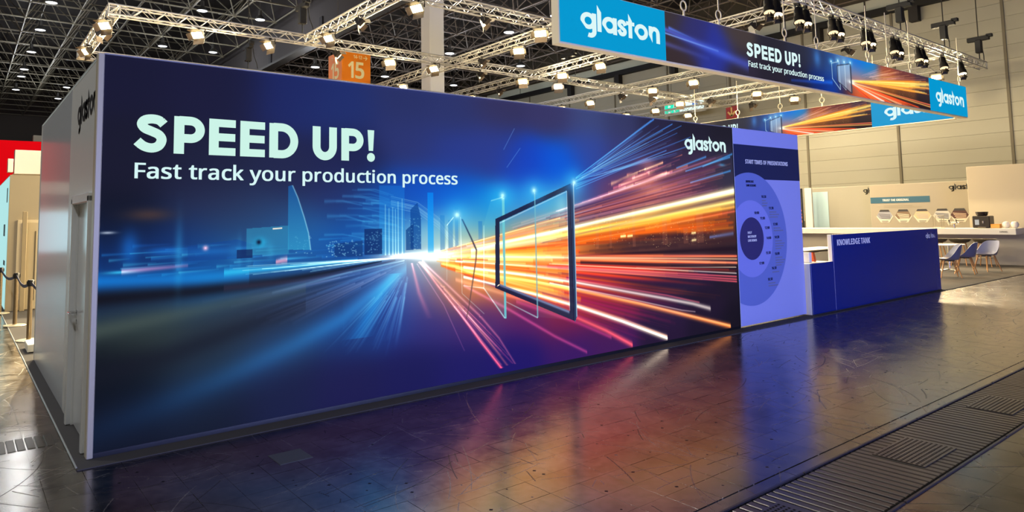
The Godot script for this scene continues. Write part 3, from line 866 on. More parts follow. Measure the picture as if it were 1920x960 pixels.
func make_flood(dir: Vector3, warm: Color, power := 1.0) -> Node3D:   # hangs from its clamp at the origin, 0.32 below the truss
	var t := thing("flood_lamp", "", "lamp")
	var black := mat(rgb(34, 30, 28), 0.5, 0.3)
	var b := aim(dir)
	var xf := Transform3D(b, Vector3(0, -0.19, 0))
	var st := S()
	var back := [Vector3(-0.10, -0.06, 0.09), Vector3(0.10, -0.06, 0.09), Vector3(0.10, 0.06, 0.09), Vector3(-0.10, 0.06, 0.09)]
	var front := [Vector3(-0.18, -0.115, -0.06), Vector3(0.18, -0.115, -0.06), Vector3(0.18, 0.115, -0.06), Vector3(-0.18, 0.115, -0.06)]
	face(st, back, Vector3.ZERO)
	for i in 4:
		face(st, [back[i], back[(i + 1) % 4], front[(i + 1) % 4], front[i]], Vector3.ZERO)
	for i in 5:
		bx(st, Vector3(-0.08 + i * 0.04, 0, 0.11), Vector3(0.008, 0.10, 0.05))
	obj("housing", st, black, t, xf)
	st = S()
	cb(st, Vector3(0, 0, -0.055), Vector3(0.32, 0.18, 0.03), 0.008)
	obj("lamp_glass", st, glow(warm, 14.0, Color(0.3, 0.28, 0.24)), t, xf)
	for k in 4:
		st = S()
		var hor := k < 2
		var sg := -1.0 if k % 2 == 0 else 1.0
		if hor:
			bx(st, Vector3(0, 0, -0.07), Vector3(0.34, 0.006, 0.15))
			obj("barn_door", st, mat(rgb(66, 54, 42), 0.5, 0.2), t, xf * Transform3D(Basis(Vector3.RIGHT, 0.75 * sg), Vector3(0, 0.115 * sg, -0.06)))
		else:
			bx(st, Vector3(0, 0, -0.06), Vector3(0.006, 0.20, 0.12))
			obj("barn_door", st, mat(rgb(66, 54, 42), 0.5, 0.2), t, xf * Transform3D(Basis(Vector3.UP, -0.6 * sg), Vector3(0.18 * sg, 0, -0.06)))
	st = S()
	for sg in [-1.0, 1.0]:
		bx(st, b * Vector3(0.205 * sg, 0, 0) * Vector3(1, 0, 1) + Vector3(0, -0.13, 0), Vector3(0.02, 0.16, 0.02))
	var e := b * Vector3(0.205, 0, 0) * Vector3(1, 0, 1)
	tube(st, -e + Vector3(0, -0.05, 0), e + Vector3(0, -0.05, 0), 0.012, -1, 6)
	obj("yoke", st, black, t)
	st = S()
	tube(st, Vector3(0, -0.055, 0), Vector3(0, -0.03, 0), 0.018, -1, 8)
	bx(st, Vector3(0, -0.018, 0), Vector3(0.07, 0.036, 0.06))
	obj("clamp", st, black, t)
	var l := SpotLight3D.new()
	l.name = "beam"
	l.light_color = warm.lerp(Color.WHITE, 0.28)
	l.light_energy = flood_energy * power
	l.spot_angle = 72.0
	l.spot_angle_attenuation = 0.7
	l.spot_range = 60.0
	l.spot_attenuation = 2.0
	l.light_size = 0.07
	l.shadow_enabled = true
	l.transform = xf * Transform3D(Basis.IDENTITY, Vector3(0, 0, -0.20))
	t.add_child(l)
	return t

func make_spot(lit: bool) -> Node3D:   # black profile spotlight
	var t := thing("profile_spotlight", "", "lamp")
	t.scale = Vector3.ONE * 1.25
	var black := mat(rgb(22, 20, 19), 0.45, 0.3)
	var b := aim(Vector3(-0.32, -0.92, 0.22))
	var xf := Transform3D(b, Vector3(0, -0.2, 0))
	var st := S()
	var turn := Basis(Vector3.RIGHT, -PI / 2)
	lathe(st, [Vector2(0, -0.17), Vector2(0.06, -0.16), Vector2(0.085, -0.10), Vector2(0.085, 0.06), Vector2(0.105, 0.07), Vector2(0.115, 0.20), Vector2(0.10, 0.20)], 16, Vector3.ZERO, turn)
	obj("body", st, black, t, xf)
	st = S()
	lathe(st, [Vector2(0, 0.165), Vector2(0.098, 0.165), Vector2(0.098, 0.185), Vector2(0, 0.192)], 16, Vector3.ZERO, turn)
	obj("lamp_lens", st, glow(Color(1, 0.86, 0.66), 7.0 if lit else 1.6, Color(0.2, 0.2, 0.2)), t, xf)
	for k in 4:
		st = S()
		bx(st, Vector3(0, 0.13, 0), Vector3(0.16, 0.12, 0.006))
		obj("barn_door", st, mat(rgb(120, 108, 92), 0.35, 0.4) if k == 1 else black, t, xf * Transform3D(Basis(Vector3.FORWARD, k * PI / 2) * Basis(Vector3.RIGHT, -1.1), Vector3(0, 0, -0.16)) * Transform3D(Basis.IDENTITY, Vector3(0, 0.0, -0.02)))
	st = S()
	tube(st, Vector3(-0.13, -0.2, 0), Vector3(-0.13, -0.02, 0), 0.012, -1, 6)
	tube(st, Vector3(0.13, -0.2, 0), Vector3(0.13, -0.02, 0), 0.012, -1, 6)
	tube(st, Vector3(-0.13, -0.02, 0), Vector3(0.13, -0.02, 0), 0.012, -1, 6)
	obj("yoke", st, black, t)
	st = S()
	bx(st, Vector3(0, 0.005, 0), Vector3(0.07, 0.07, 0.06))
	obj("clamp", st, black, t)
	var l := SpotLight3D.new()
	l.name = "beam"
	l.light_color = Color(1, 0.82, 0.6)
	l.light_energy = 26.0 if lit else 6.0
	l.spot_angle = 32.0
	l.spot_angle_attenuation = 0.8
	l.spot_range = 60.0
	l.spot_attenuation = 2.0
	l.light_size = 0.08
	l.shadow_enabled = true
	l.transform = xf * Transform3D(Basis.IDENTITY, Vector3(0, 0, -0.30))
	t.add_child(l)
	return t

func copy(src: Node3D, at: Vector3, label: String, group := "") -> Node3D:
	var r := src.duplicate()
	r.name = numbered(src.get_meta("stem"))
	add_child(r)
	r.position = at
	tag(r, label, "", group)
	return r

func hoist(at: Vector3, label: String) -> void:   # black chain hoist on the truss, hung from the roof by its cable
	var t := thing("chain_hoist", label, "hoist", at, 0.0, "chain hoists on the trusses")
	var black := mat(rgb(20, 20, 21), 0.6)
	var st := S()
	cb(st, Vector3(0, 0.55, 0), Vector3(0.22, 0.5, 0.2), 0.02)
	obj("motor", st, black, t)
	st = S()
	cb(st, Vector3(0, 0.84, 0), Vector3(0.16, 0.17, 0.72), 0.015)
	cb(st, Vector3(0, 0.91, 0.36), Vector3(0.16, 0.12, 0.2), 0.015)
	obj("trolley_bar", st, black, t)
	st = S()
	tube(st, Vector3(0, 0.88, 0), Vector3(0, 11.95 - at.y, 0), 0.018, -1, 6)
	obj("cable", st, mat(rgb(52, 48, 42), 0.6, 0.4), t)
	st = S()
	tube(st, Vector3(0, 0.30, 0), Vector3(0, -0.005, 0), 0.02, -1, 6)
	obj("hook", st, black, t)
	st = S()
	pipe(st, [Vector3(0.16, 0.8, 0.05), Vector3(0.2, 0.5, 0.05), Vector3(0.3, 0.25, 0.05), Vector3(0.34, 0.06, 0.04)], 0.016, 6)
	obj("power_cord", st, black, t)

func make_chair() -> Node3D:   # moulded shell chair on four wooden legs, opening towards +z
	var t := thing("shell_chair", "", "chair")
	var shell := mat(rgb(98, 102, 130), 0.45)
	var st := S()
	var n := 40
	var rows := 12
	var P := func(i: int, j: int, off: float) -> Vector3:
		var a := TAU * i / n
		var back := clampf((0.35 - sin(a)) / 1.25, 0.0, 1.0)   # sin(a) = 1 is the open front
		var rim := 0.02 + 0.35 * smoothstep(0.0, 1.0, back) * (1.0 - 0.25 * absf(cos(a)) * (1.0 - back))
		var s := float(j) / (rows - 1)
		var r := 0.0
		var y := 0.0
		if s < 0.55:
			r = 0.22 * s / 0.55
			y = 0.02 * pow(s / 0.55, 2)
		else:
			var q := (s - 0.55) / 0.45
			r = 0.22 + 0.075 * sin(q * 1.2) + off
			y = 0.02 + rim * q
		return Vector3(r * cos(a) * 1.08, 0.44 + y - (off if s < 0.55 else 0.0), r * sin(a))
	for layer in [0.0, 0.014]:
		st.set_smooth_group(1 if layer == 0.0 else 2)
		for j in rows - 1:
			for i in n:
				var q := [P.call(i, j, layer), P.call(i + 1, j, layer), P.call(i + 1, j + 1, layer), P.call(i, j + 1, layer)]
				var inside := Vector3(0, 0.75, 0)
				if layer == 0.0:
					face(st, [q[0], q[1], q[2]] if j > 0 else [q[0], q[2], q[3]], q[0] * 2.0 - inside)
					if j > 0: face(st, [q[0], q[2], q[3]], q[0] * 2.0 - inside)
				else:
					if j > 0: face(st, [q[0], q[1], q[2]], inside)
					face(st, [q[0], q[2], q[3]], inside)
	st.set_smooth_group(3)
	for i in n:
		face(st, [P.call(i, rows - 1, 0.0), P.call(i + 1, rows - 1, 0.0), P.call(i + 1, rows - 1, 0.014), P.call(i, rows - 1, 0.014)], Vector3(0, 0.4, 0))
	obj("seat_shell", st, shell, t)
	var wood := mat(rgb(176, 124, 66), 0.5)
	for sx in [-1.0, 1.0]:
		for sz in [-1.0, 1.0]:
			st = S()
			tube(st, Vector3(0.13 * sx, 0.425, 0.12 * sz), Vector3(0.235 * sx, 0.0, 0.225 * sz), 0.019, 0.012, 10)
			obj("leg", st, wood, t)
	st = S()
	cb(st, Vector3(0, 0.415, 0), Vector3(0.28, 0.022, 0.05), 0.005)
	cb(st, Vector3(0, 0.415, 0), Vector3(0.05, 0.022, 0.26), 0.005)
	obj("seat_frame", st, mat(rgb(60, 54, 48), 0.6), t)
	return t

func make_stool() -> Node3D:   # bar stool with a dark shallow shell and wooden legs
	var t := thing("bar_stool", "", "stool")
	var st := S()
	lathe(st, [Vector2(0, 0.68), Vector2(0.12, 0.68), Vector2(0.22, 0.72), Vector2(0.27, 0.79), Vector2(0.285, 0.81), Vector2(0.265, 0.80), Vector2(0.2, 0.745), Vector2(0, 0.72)], 32, Vector3.ZERO, Basis.from_scale(Vector3(0.9, 1, 1.1)))
	obj("seat_shell", st, mat(rgb(70, 62, 46), 0.55), t)
	for sx in [-1.0, 1.0]:
		for sz in [-1.0, 1.0]:
			st = S()
			tube(st, Vector3(0.11 * sx, 0.685, 0.11 * sz), Vector3(0.21 * sx, 0.0, 0.21 * sz), 0.018, 0.013, 10)
			obj("leg", st, mat(rgb(176, 124, 66), 0.5), t)
	st = S()
	var q := 0.175
	for k in [[-q, -q, q, -q], [q, -q, q, q], [q, q, -q, q], [-q, q, -q, -q]]:
		tube(st, Vector3(k[0], 0.25, k[1]), Vector3(k[2], 0.25, k[3]), 0.009, -1, 6)
	obj("footrest", st, mat(rgb(150, 140, 120), 0.3, 0.8), t)
	return t

func make_table() -> Node3D:   # round white cafe table on a chrome foot
	var t := thing("round_table", "", "table")
	var st := S()
	lathe(st, [Vector2(0, 0.715), Vector2(0.39, 0.715), Vector2(0.40, 0.722), Vector2(0.40, 0.735), Vector2(0.395, 0.74), Vector2(0, 0.74)], 40)
	obj("tabletop", st, mat(rgb(236, 232, 224), 0.4), t)
	st = S()
	tube(st, Vector3(0, 0.03, 0), Vector3(0, 0.715, 0), 0.03, -1, 16)
	obj("column", st, mat(rgb(210, 205, 196), 0.18, 0.9), t)
	for k in 4:
		st = S()
		var d := Vector3(cos(k * PI / 2 + 0.5), 0, sin(k * PI / 2 + 0.5))
		tube(st, d * 0.02 + Vector3(0, 0.05, 0), d * 0.30 + Vector3(0, 0.016, 0), 0.02, 0.012, 8)
		obj("foot", st, mat(rgb(210, 205, 196), 0.18, 0.9), t)
	return t

func make_stanchion() -> Node3D:   # queue post with a round foot
	var t := thing("queue_post", "", "stanchion")
	var st := S()
	lathe(st, [Vector2(0, 0), Vector2(0.165, 0), Vector2(0.17, 0.008), Vector2(0.16, 0.018), Vector2(0.05, 0.028), Vector2(0, 0.03)], 32)
	obj("foot_plate", st, mat(rgb(200, 190, 165), 0.35, 0.5), t)
	st = S()
	tube(st, Vector3(0, 0.025, 0), Vector3(0, 0.80, 0), 0.032, -1, 20)
	obj("post", st, mat(rgb(170, 150, 120), 0.25, 0.85), t)
	st = S()
	lathe(st, [Vector2(0, 0.80), Vector2(0.042, 0.80), Vector2(0.042, 0.885), Vector2(0.036, 0.895), Vector2(0, 0.897)], 20)
	for k in 4:
		bx(st, Vector3(0.042 * cos(k * PI / 2), 0.845, 0.042 * sin(k * PI / 2)), Vector3(0.02, 0.06, 0.02))
	obj("belt_head", st, mat(rgb(24, 22, 22), 0.5), t)
	return t

func high_bay(at: Vector3, label: String, group: String, power := 6.0) -> void:
	var t := thing("hall_lamp", label, "lamp", at, 0.0, group)
	var st := S()
	lathe(st, [Vector2(0.27, 0.0), Vector2(0.26, 0.02), Vector2(0.2, 0.16), Vector2(0.10, 0.26), Vector2(0.09, 0.55), Vector2(0, 0.56)], 24)
	obj("reflector", st, mat(rgb(70, 68, 64), 0.5, 0.3), t)
	st = S()
	lathe(st, [Vector2(0, -0.012), Vector2(0.22, -0.004), Vector2(0.255, 0.012), Vector2(0, 0.02)], 24)
	obj("lamp_disc", st, glow(Color(0.95, 0.97, 1.0), 4.0), t)
	st = S()
	tube(st, Vector3(0, 0.55, 0), Vector3(0, (17.62 if at.x < 14.0 else 14.62) - at.y, 0), 0.012, -1, 6)
	obj("hanger", st, mat(rgb(60, 58, 54), 0.6), t)
	var l := OmniLight3D.new()
	l.name = "light"
	l.light_color = Color(0.95, 0.97, 1.0)
	l.light_energy = power
	l.omni_range = 80.0
	l.omni_attenuation = 2.0
	l.light_size = 0.3
	l.shadow_enabled = true
	l.position = Vector3(0, -0.34, 0)
	t.add_child(l)

func space_frame(called: String, label: String, x0: float, x1: float, z0: float, z1: float, y: float, dx: float, dz: float, dy: float, bar: Color, r: float) -> void:
	var t := thing(called, label, "ceiling", Vector3.ZERO, 0.0, "", "structure")
	var m := mat(bar, 0.5, 0.2)
	var nx := int((x1 - x0) / dx)
	var nz := int((z1 - z0) / dz)
	var lowc := S()
	var top := S()
	var web := S()
	var nodes := S()
	for i in nx + 1:
		tube(lowc, Vector3(x0 + i * dx, y, z0), Vector3(x0 + i * dx, y, z0 + nz * dz), r * 1.15, -1, 6, false)
		if i < nx: tube(top, Vector3(x0 + (i + 0.5) * dx, y + dy, z0 + dz * 0.5), Vector3(x0 + (i + 0.5) * dx, y + dy, z0 + (nz - 0.5) * dz), r, -1, 5, false)
	for j in nz + 1:
		tube(lowc, Vector3(x0, y, z0 + j * dz), Vector3(x0 + nx * dx, y, z0 + j * dz), r * 1.15, -1, 6, false)
		if j < nz: tube(top, Vector3(x0 + dx * 0.5, y + dy, z0 + (j + 0.5) * dz), Vector3(x0 + (nx - 0.5) * dx, y + dy, z0 + (j + 0.5) * dz), r, -1, 5, false)
	for i in nx:
		for j in nz:
			var p := Vector3(x0 + (i + 0.5) * dx, y + dy, z0 + (j + 0.5) * dz)
			for k in [[0, 0], [1, 0], [0, 1], [1, 1]]:
				tube(web, p, Vector3(x0 + (i + k[0]) * dx, y, z0 + (j + k[1]) * dz), r * 0.8, -1, 4, false)
	for i in nx + 1:
		for j in nz + 1:
			cb(nodes, Vector3(x0 + i * dx, y, z0 + j * dz), Vector3.ONE * r * 4.2, r * 1.2)
	tag(obj("lower_chord", lowc, m, t), "", "", "", "stuff")
	tag(obj("upper_chord", top, m, t), "", "", "", "stuff")
	tag(obj("diagonal", web, m, t), "", "", "", "stuff")
	tag(obj("node_joint", nodes, m, t), "", "", "", "stuff")

const ORD := ["first", "second", "third", "fourth", "fifth", "sixth", "seventh", "eighth", "ninth", "tenth", "eleventh", "twelfth", "thirteenth", "fourteenth"]

func _ready() -> void:
	# ---- camera, surroundings, large lights
	var cam := Camera3D.new()
	cam.name = "camera"
	add_child(cam)
	cam.position = Vector3(-0.8193, 1.6959, 5.8804)
	cam.rotation = Vector3(0.082075, -0.671024, -0.017927)
	cam.near = 0.05
	cam.far = 300.0
	cam.projection = Camera3D.PROJECTION_FRUSTUM
	cam.size = 2.0 * 480.0 / 1281.52 * 0.05
	cam.frustum_offset = Vector2((960.0 - 942.875) / 1281.52, (303.33 - 480.0) / 1281.52) * 0.05
	cam.current = true
	var we := WorldEnvironment.new()
	we.name = "world"
	var env := Environment.new()
	env.background_mode = Environment.BG_COLOR
	env.background_color = Color(0.02, 0.02, 0.025)
	env.tonemap_mode = Environment.TONE_MAPPER_LINEAR
	env.tonemap_exposure = 1.0
	env.sdfgi_enabled = true
	env.ssao_enabled = true
	env.ssil_enabled = true
	we.environment = env
	add_child(we)
	flood_energy = 75.0
	var screen_violet := Color(0.60, 0.66, 1.0)
	var al := AreaLight3D.new()   # the screen of the stand across the aisle
	al.name = "opposite_screen_light"
	al.area_size = Vector2(7.0, 2.8)
	al.light_color = screen_violet
	al.light_energy = 165.0
	al.area_normalize_energy = true
	al.area_range = 60.0
	al.shadow_enabled = true
	al.position = Vector3(6.5, 1.6, 12.9)
	add_child(al)
	var al2 := AreaLight3D.new()   # the graphic wall's own light on the aisle
	al2.name = "graphic_wall_light"
	al2.area_size = Vector2(8.0, 2.8)
	al2.light_color = Color(0.75, 0.55, 0.7)
	al2.light_energy = 0.5
	al2.area_range = 40.0
	al2.shadow_enabled = true
	al2.transform = Transform3D(Basis(Vector3.UP, PI), Vector3(4.13, 1.5, 0.03))
	add_child(al2)

	hall()
	floor_and_carpet()
	booth()
	info_board()
	reception()
	banners()
	rig()
	bar_area()
	left_side()
	signs()
	across_the_aisle()

func hall() -> void:
	var dark := mat(rgb(40, 34, 31), 0.9)
	var st := S()
	mm(st, Vector3(-30.3, 0, -86.3), Vector3(34.3, 18, -86))
	whole("wall_back", st, mat(rgb(78, 72, 66), 0.9), "dim end wall of the hall far behind the stands", "wall", "", "structure")
	st = S()
	mm(st, Vector3(-30.3, 0, -86), Vector3(-30, 18, 24))
	whole("wall_left", st, mat(rgb(110, 104, 96), 0.9), "plain hall wall far off beyond the left stands", "wall", "", "structure")
	st = S()
	mm(st, Vector3(-30.3, 0, 24), Vector3(34.3, 18, 24.3))
	whole("wall_front", st, mat(rgb(110, 104, 96), 0.9), "plain hall wall behind the stands across the aisle", "wall", "", "structure")
	st = S()
	mm(st, Vector3(-30.3, 17.6, -86.3), Vector3(15.0, 18, 24.3))
	mm(st, Vector3(14.9, 14.6, -86.3), Vector3(34.3, 15, 24.3))
	whole("ceiling", st, dark, "dark roof deck above the tubular space frames", "ceiling", "", "structure")
	# the step between the two roofs
	var b := thing("trim_1", "deep grey bulkhead running along the step between the two roofs", "beam", Vector3.ZERO, 0.0, "", "structure")
	st = S()
	mm(st, Vector3(14.8, 12.0, -86), Vector3(15.2, 17.6, 24))
	obj("fascia", st, mat(rgb(66, 61, 60), 0.85), b)
	st = S()
	mm(st, Vector3(14.74, 14.75, -86), Vector3(14.8, 15.3, 24))
	obj("upper_band", st, mat(rgb(58, 50, 52), 0.85), b)
	st = S()
	mm(st, Vector3(14.70, 11.9, -86), Vector3(15.3, 12.05, 24))
	obj("lower_lip", st, mat(rgb(74, 70, 66), 0.7), b)
	for i in 9:
		st = S()
		mm(st, Vector3(14.72, 12.05, -14.0 - i * 8.1), Vector3(14.8, 13.2, -13.6 - i * 8.1))
		obj("bracket", st, mat(rgb(40, 36, 38), 0.8), b)
	# the panelled right wall: boards between posts
	var wr := thing("wall_right", "beige hall wall of wide horizontal metal boards between dark posts", "wall", Vector3.ZERO, 0.0, "", "structure")
	st = S()
	mm(st, Vector3(34.06, 0, -86), Vector3(34.4, 15, 24))
	obj("backing", st, mat(rgb(84, 78, 64), 0.8), wr)
	rng.seed = 31
	for k in 12:
		var z0 := -25.5 - 4.45 * 3 + k * 4.45
		for j in 18:
			var y0 := 0.02 + j * 0.62
			if y0 < 1.2: continue
			st = S()
			cb(st, Vector3(34.03, y0 + 0.305, z0 + 2.225), Vector3(0.06, 0.613, 4.35), 0.004)
			var v := rng.randf() * 8.0
			obj("board", st, mat(rgb(158 + int(v) / 4 * 4, 154 + int(v) / 4 * 4, 136 + int(v) / 4 * 4), 0.55), wr)
		st = S()
		mm(st, Vector3(33.95, 0, z0 - 0.055), Vector3(34.06, 11.2, z0 + 0.055))
		obj("post", st, mat(rgb(110, 102, 84), 0.7), wr)
	st = S()
	mm(st, Vector3(33.7, 11.18, -86), Vector3(34.06, 11.5, 24))
	obj("dark_rail", st, mat(rgb(16, 15, 16), 0.7), wr)
	for k in 14:
		st = S()
		cb(st, Vector3(34.02, 11.8, -40 + k * 4.45 + 2.2), Vector3(0.06, 0.56, 4.36), 0.01)
		obj("clerestory_board", st, mat(rgb(206, 210, 192), 0.5), wr)
	for k in 6:
		st = S()
		mm(st, Vector3(33.62, 10.5, -29.8 + k * 4.6), Vector3(34.0, 11.2, -29.4 + k * 4.6))
		obj("junction_box", st, mat(rgb(30, 26, 24), 0.7), wr)
	space_frame("ceiling_2", "olive grey tubular space frame of the higher left roof", -27.63, 14.2, -85.6, 4.0, 14.0, 2.45, 3.6, 1.9, rgb(118, 112, 94), 0.045)
	space_frame("ceiling_3", "brown grey tubular space frame of the lower right roof", 15.6, 33.4, -85.0, 4.0, 12.0, 2.5, 2.5, 1.7, rgb(104, 94, 86), 0.04)
	st = S()
	cb(st, Vector3(15.62, 6.0, -19.78), Vector3(0.76, 12.0, 0.76), 0.03)
	whole("column", st, mat(rgb(236, 234, 226), 0.7), "square off-white hall column rising behind the trusses", "column", "", "structure")
	# round hall lamps
	var rows := [[2.45, [-35.2, -41.4, -47.8, -54.1, -57.1, -63.5], "left row of the high roof"], [5.7, [-60.2, -66.5], "short row past the booth's top left corner"], [9.0, [-32.3, -41.5], "row above the front cross truss"], [12.07, [-32.2, -41.4], "row beside the bulkhead"]]
	for r in rows:
		for i in r[1].size():
			high_bay(Vector3(r[0], 13.1, r[1][i]), "round white hall lamp, %s nearest in the %s" % [ORD[i], r[2]], "round lamps under the left roof")
	for k in 4:
		high_bay(Vector3(-5.0, 13.1, -14.0 + k * 9.0), "round white hall lamp over the left aisle, %s" % ["farthest one", "third nearest", "second nearest", "nearest one"][k], "round lamps over the left aisle", 34.0)
	var rr := [[15.9, -33.5, "beside the orange number sign's left side"], [20.75, -17.1, "left of the front banner's end"], [20.75, -20.6, "right of the white column, upper"], [20.75, -26.0, "just right of the white column"], [20.75, -33.6, "just left of the white column"], [26.2, -26.2, "between two truss crossings"], [26.2, -33.6, "low beside the white column"]]
	for r in rr:
		high_bay(Vector3(r[0], 11.1, r[1]), "round white hall lamp under the lower roof, " + r[2], "round lamps under the right roof")

func floor_and_carpet() -> void:
	var pics := floor_pictures()
	var m := StandardMaterial3D.new()
	m.albedo_texture = pics[0]
	m.roughness_texture = pics[1]
	m.roughness_texture_channel = BaseMaterial3D.TEXTURE_CHANNEL_RED
	m.roughness = 1.0
	m.metallic = 1.0
	m.metallic_specular = 0.5
	m.uv1_triplanar = true
	m.uv1_world_triplanar = true
	m.uv1_scale = Vector3.ONE / 5.3
	var fl := thing("floor", "dark polished hall floor of small worn blocks with scratches", "floor", Vector3.ZERO, 0.0, "", "structure")
	var st := S()
	mm(st, Vector3(-30, -0.3, -86), Vector3(34, -0.004, 24))
	obj("slab", st, m, fl)
	# blocks of 0.243 m; the nearest ones in view are pieces of their own
	rng.seed = 77
	var q := 0.2432
	var inv := cam_inverse()
	var list := []
	for i in range(-9, 62):
		for j in range(1, 22):
			var x := i * q + 0.03
			var z := 0.19 + (j - 0.5) * q
			var c := inv * Vector3(x, 0, z)
			if z > 3.40 and z < 4.20 and x > 1.5: continue
			if c.z > -0.8: continue
			var u := 942.9 + 1281.5 * c.x / -c.z
			var v := 303.3 - 1281.5 * c.y / -c.z
			if u < -60 or u > 1980 or v < 400 or v > 1010: continue
			list.append([-c.z, x, z])
	for i in range(-10, 1):   # the left aisle
		for j in range(1, 40):
			var x := -0.24 - (i + 10) * q
			var z := 0.19 - (j - 0.5) * q
			var c := inv * Vector3(x, 0, z)
			if c.z > -0.8: continue
			var u := 942.9 + 1281.5 * c.x / -c.z
			if u < -60 or c.x / -c.z > 2: continue
			list.append([-c.z, x, z])
	list.sort_custom(func(p, r): return p[0] < r[0])
	var shapes := []
	for g in [0.0006, 0.0018, 0.005]:
		st = S()
		cb(st, Vector3(0, -0.004, 0), Vector3(q - g, 0.008, q - g), 0.0005)
		st.generate_normals()
		shapes.append(st.commit())
	var rest := S()
	for k in list.size():
		var e = list[k]
		var pick := 0
		var r := rng.randf()
		if r > 0.62: pick = 1
		if r > 0.90: pick = 2
		var at := Vector3(e[1], 0.0, e[2])
		var b := Basis.from_euler(Vector3((rng.randf() - 0.5) * 0.0022, 0, (rng.randf() - 0.5) * 0.0022))
		if k < 290:
			obj("block", shapes[pick], m, fl, Transform3D(b, at))
		else:
			cb(rest, at + Vector3(0, -0.004, 0), Vector3(q - 0.0008, 0.008, q - 0.0008), 0.0005, b)
	tag(obj("far_block", rest, m, fl), "", "", "", "stuff")
	# the pale replaced block in front of the wall
	st = S()
	cb(st, Vector3(1.122, -0.002, 0.898), Vector3(0.242, 0.010, 0.248), 0.002)
	whole("floor_cover", st, mat(rgb(74, 75, 76), 0.5), "small pale grey square cover let into the dark floor before the wall", "cover")
	# trench covers with slats along the aisle
	var iron := mat(rgb(120, 112, 104), 0.3, 0.9)
	var edge := mat(rgb(70, 66, 72), 0.25, 0.6)
	for n in 6:
		var x0 := 1.76 + n * 1.8
		var where: String = ["nearest, at the bottom of the photo", "second nearest, with the clearest perforated plate", "third nearest along the aisle", "fourth nearest along the aisle", "fifth nearest along the aisle", "farthest one along the aisle"][n]
		var t := thing("trench_cover", "slatted dark trench cover in the floor, " + where, "cover", Vector3(x0, 0, 3.77), 0.0, "trench covers along the aisle")
		for k in 25:
			st = S()
			cb(st, Vector3(0.04 + k * 0.0717, -0.001, 0), Vector3(0.054, 0.010, 0.56), 0.004)
			obj("slat", st, iron, t)
		st = S()
		mm(st, Vector3(0, -0.0035, -0.29), Vector3(1.79, -0.0025, 0.29))
		obj("tray", st, mat(rgb(10, 9, 9), 0.8), t)
		st = S()
		mm(st, Vector3(0.67, 0.0042, -0.165), Vector3(1.23, 0.0052, 0.165))
		var pp := obj("perforated_plate", st, mat(rgb(12, 10, 9), 0.8), t)
		st = S()
		for i in 11: bx(st, Vector3(0.95, 0.0075, -0.159 + i * 0.0318), Vector3(0.56, 0.0045, 0.015))
		for i in 20: bx(st, Vector3(0.677 + i * 0.0287, 0.0073, 0), Vector3(0.010, 0.0045, 0.33))
		tag(obj("plate_web", st, iron, pp), "", "", "", "stuff")
		for z in [-0.305, 0.305]:
			st = S()
			cb(st, Vector3(0.895, 0.001, z), Vector3(1.785, 0.014, 0.022), 0.004)
			obj("edge_rail", st, edge, t)
	# a second, short cover in the left aisle
	var t2 := thing("trench_cover", "slatted dark trench cover crossing the left aisle beside the booth corner", "cover", Vector3(-0.16, 0, -0.78), 0.0, "trench covers along the aisle")
	for k in 30:
		st = S()
		cb(st, Vector3(-0.04 - k * 0.062, -0.001, 0), Vector3(0.052, 0.010, 0.36), 0.004)
		obj("slat", st, mat(rgb(104, 98, 90), 0.34, 0.9), t2)
	# carpet under the stand, with a bright edging strip on the left
	st = S()
	cb(st, Vector3(12.05, 0.004, -13.9), Vector3(24.34, 0.010, 28.2), 0.003)
	whole("carpet", st, woven(rgb(56, 54, 54), rgb(96, 92, 88), 0.35, 1.4, 0.95), "dark grey stand carpet showing as a border round the booth", "carpet", "", "structure")
	st = S()
	cb(st, Vector3(-0.118, 0.006, -5.4), Vector3(0.012, 0.014, 11.1), 0.003)
	whole("trim_2", st, mat(rgb(200, 200, 196), 0.3, 0.6), "bright metal edging strip along the carpet's left side", "edging", "", "structure")

func cam_inverse() -> Transform3D:
	return Transform3D(Basis.from_euler(Vector3(0.082075, -0.671024, -0.017927)), Vector3(-0.8193, 1.6959, 5.8804)).affine_inverse()

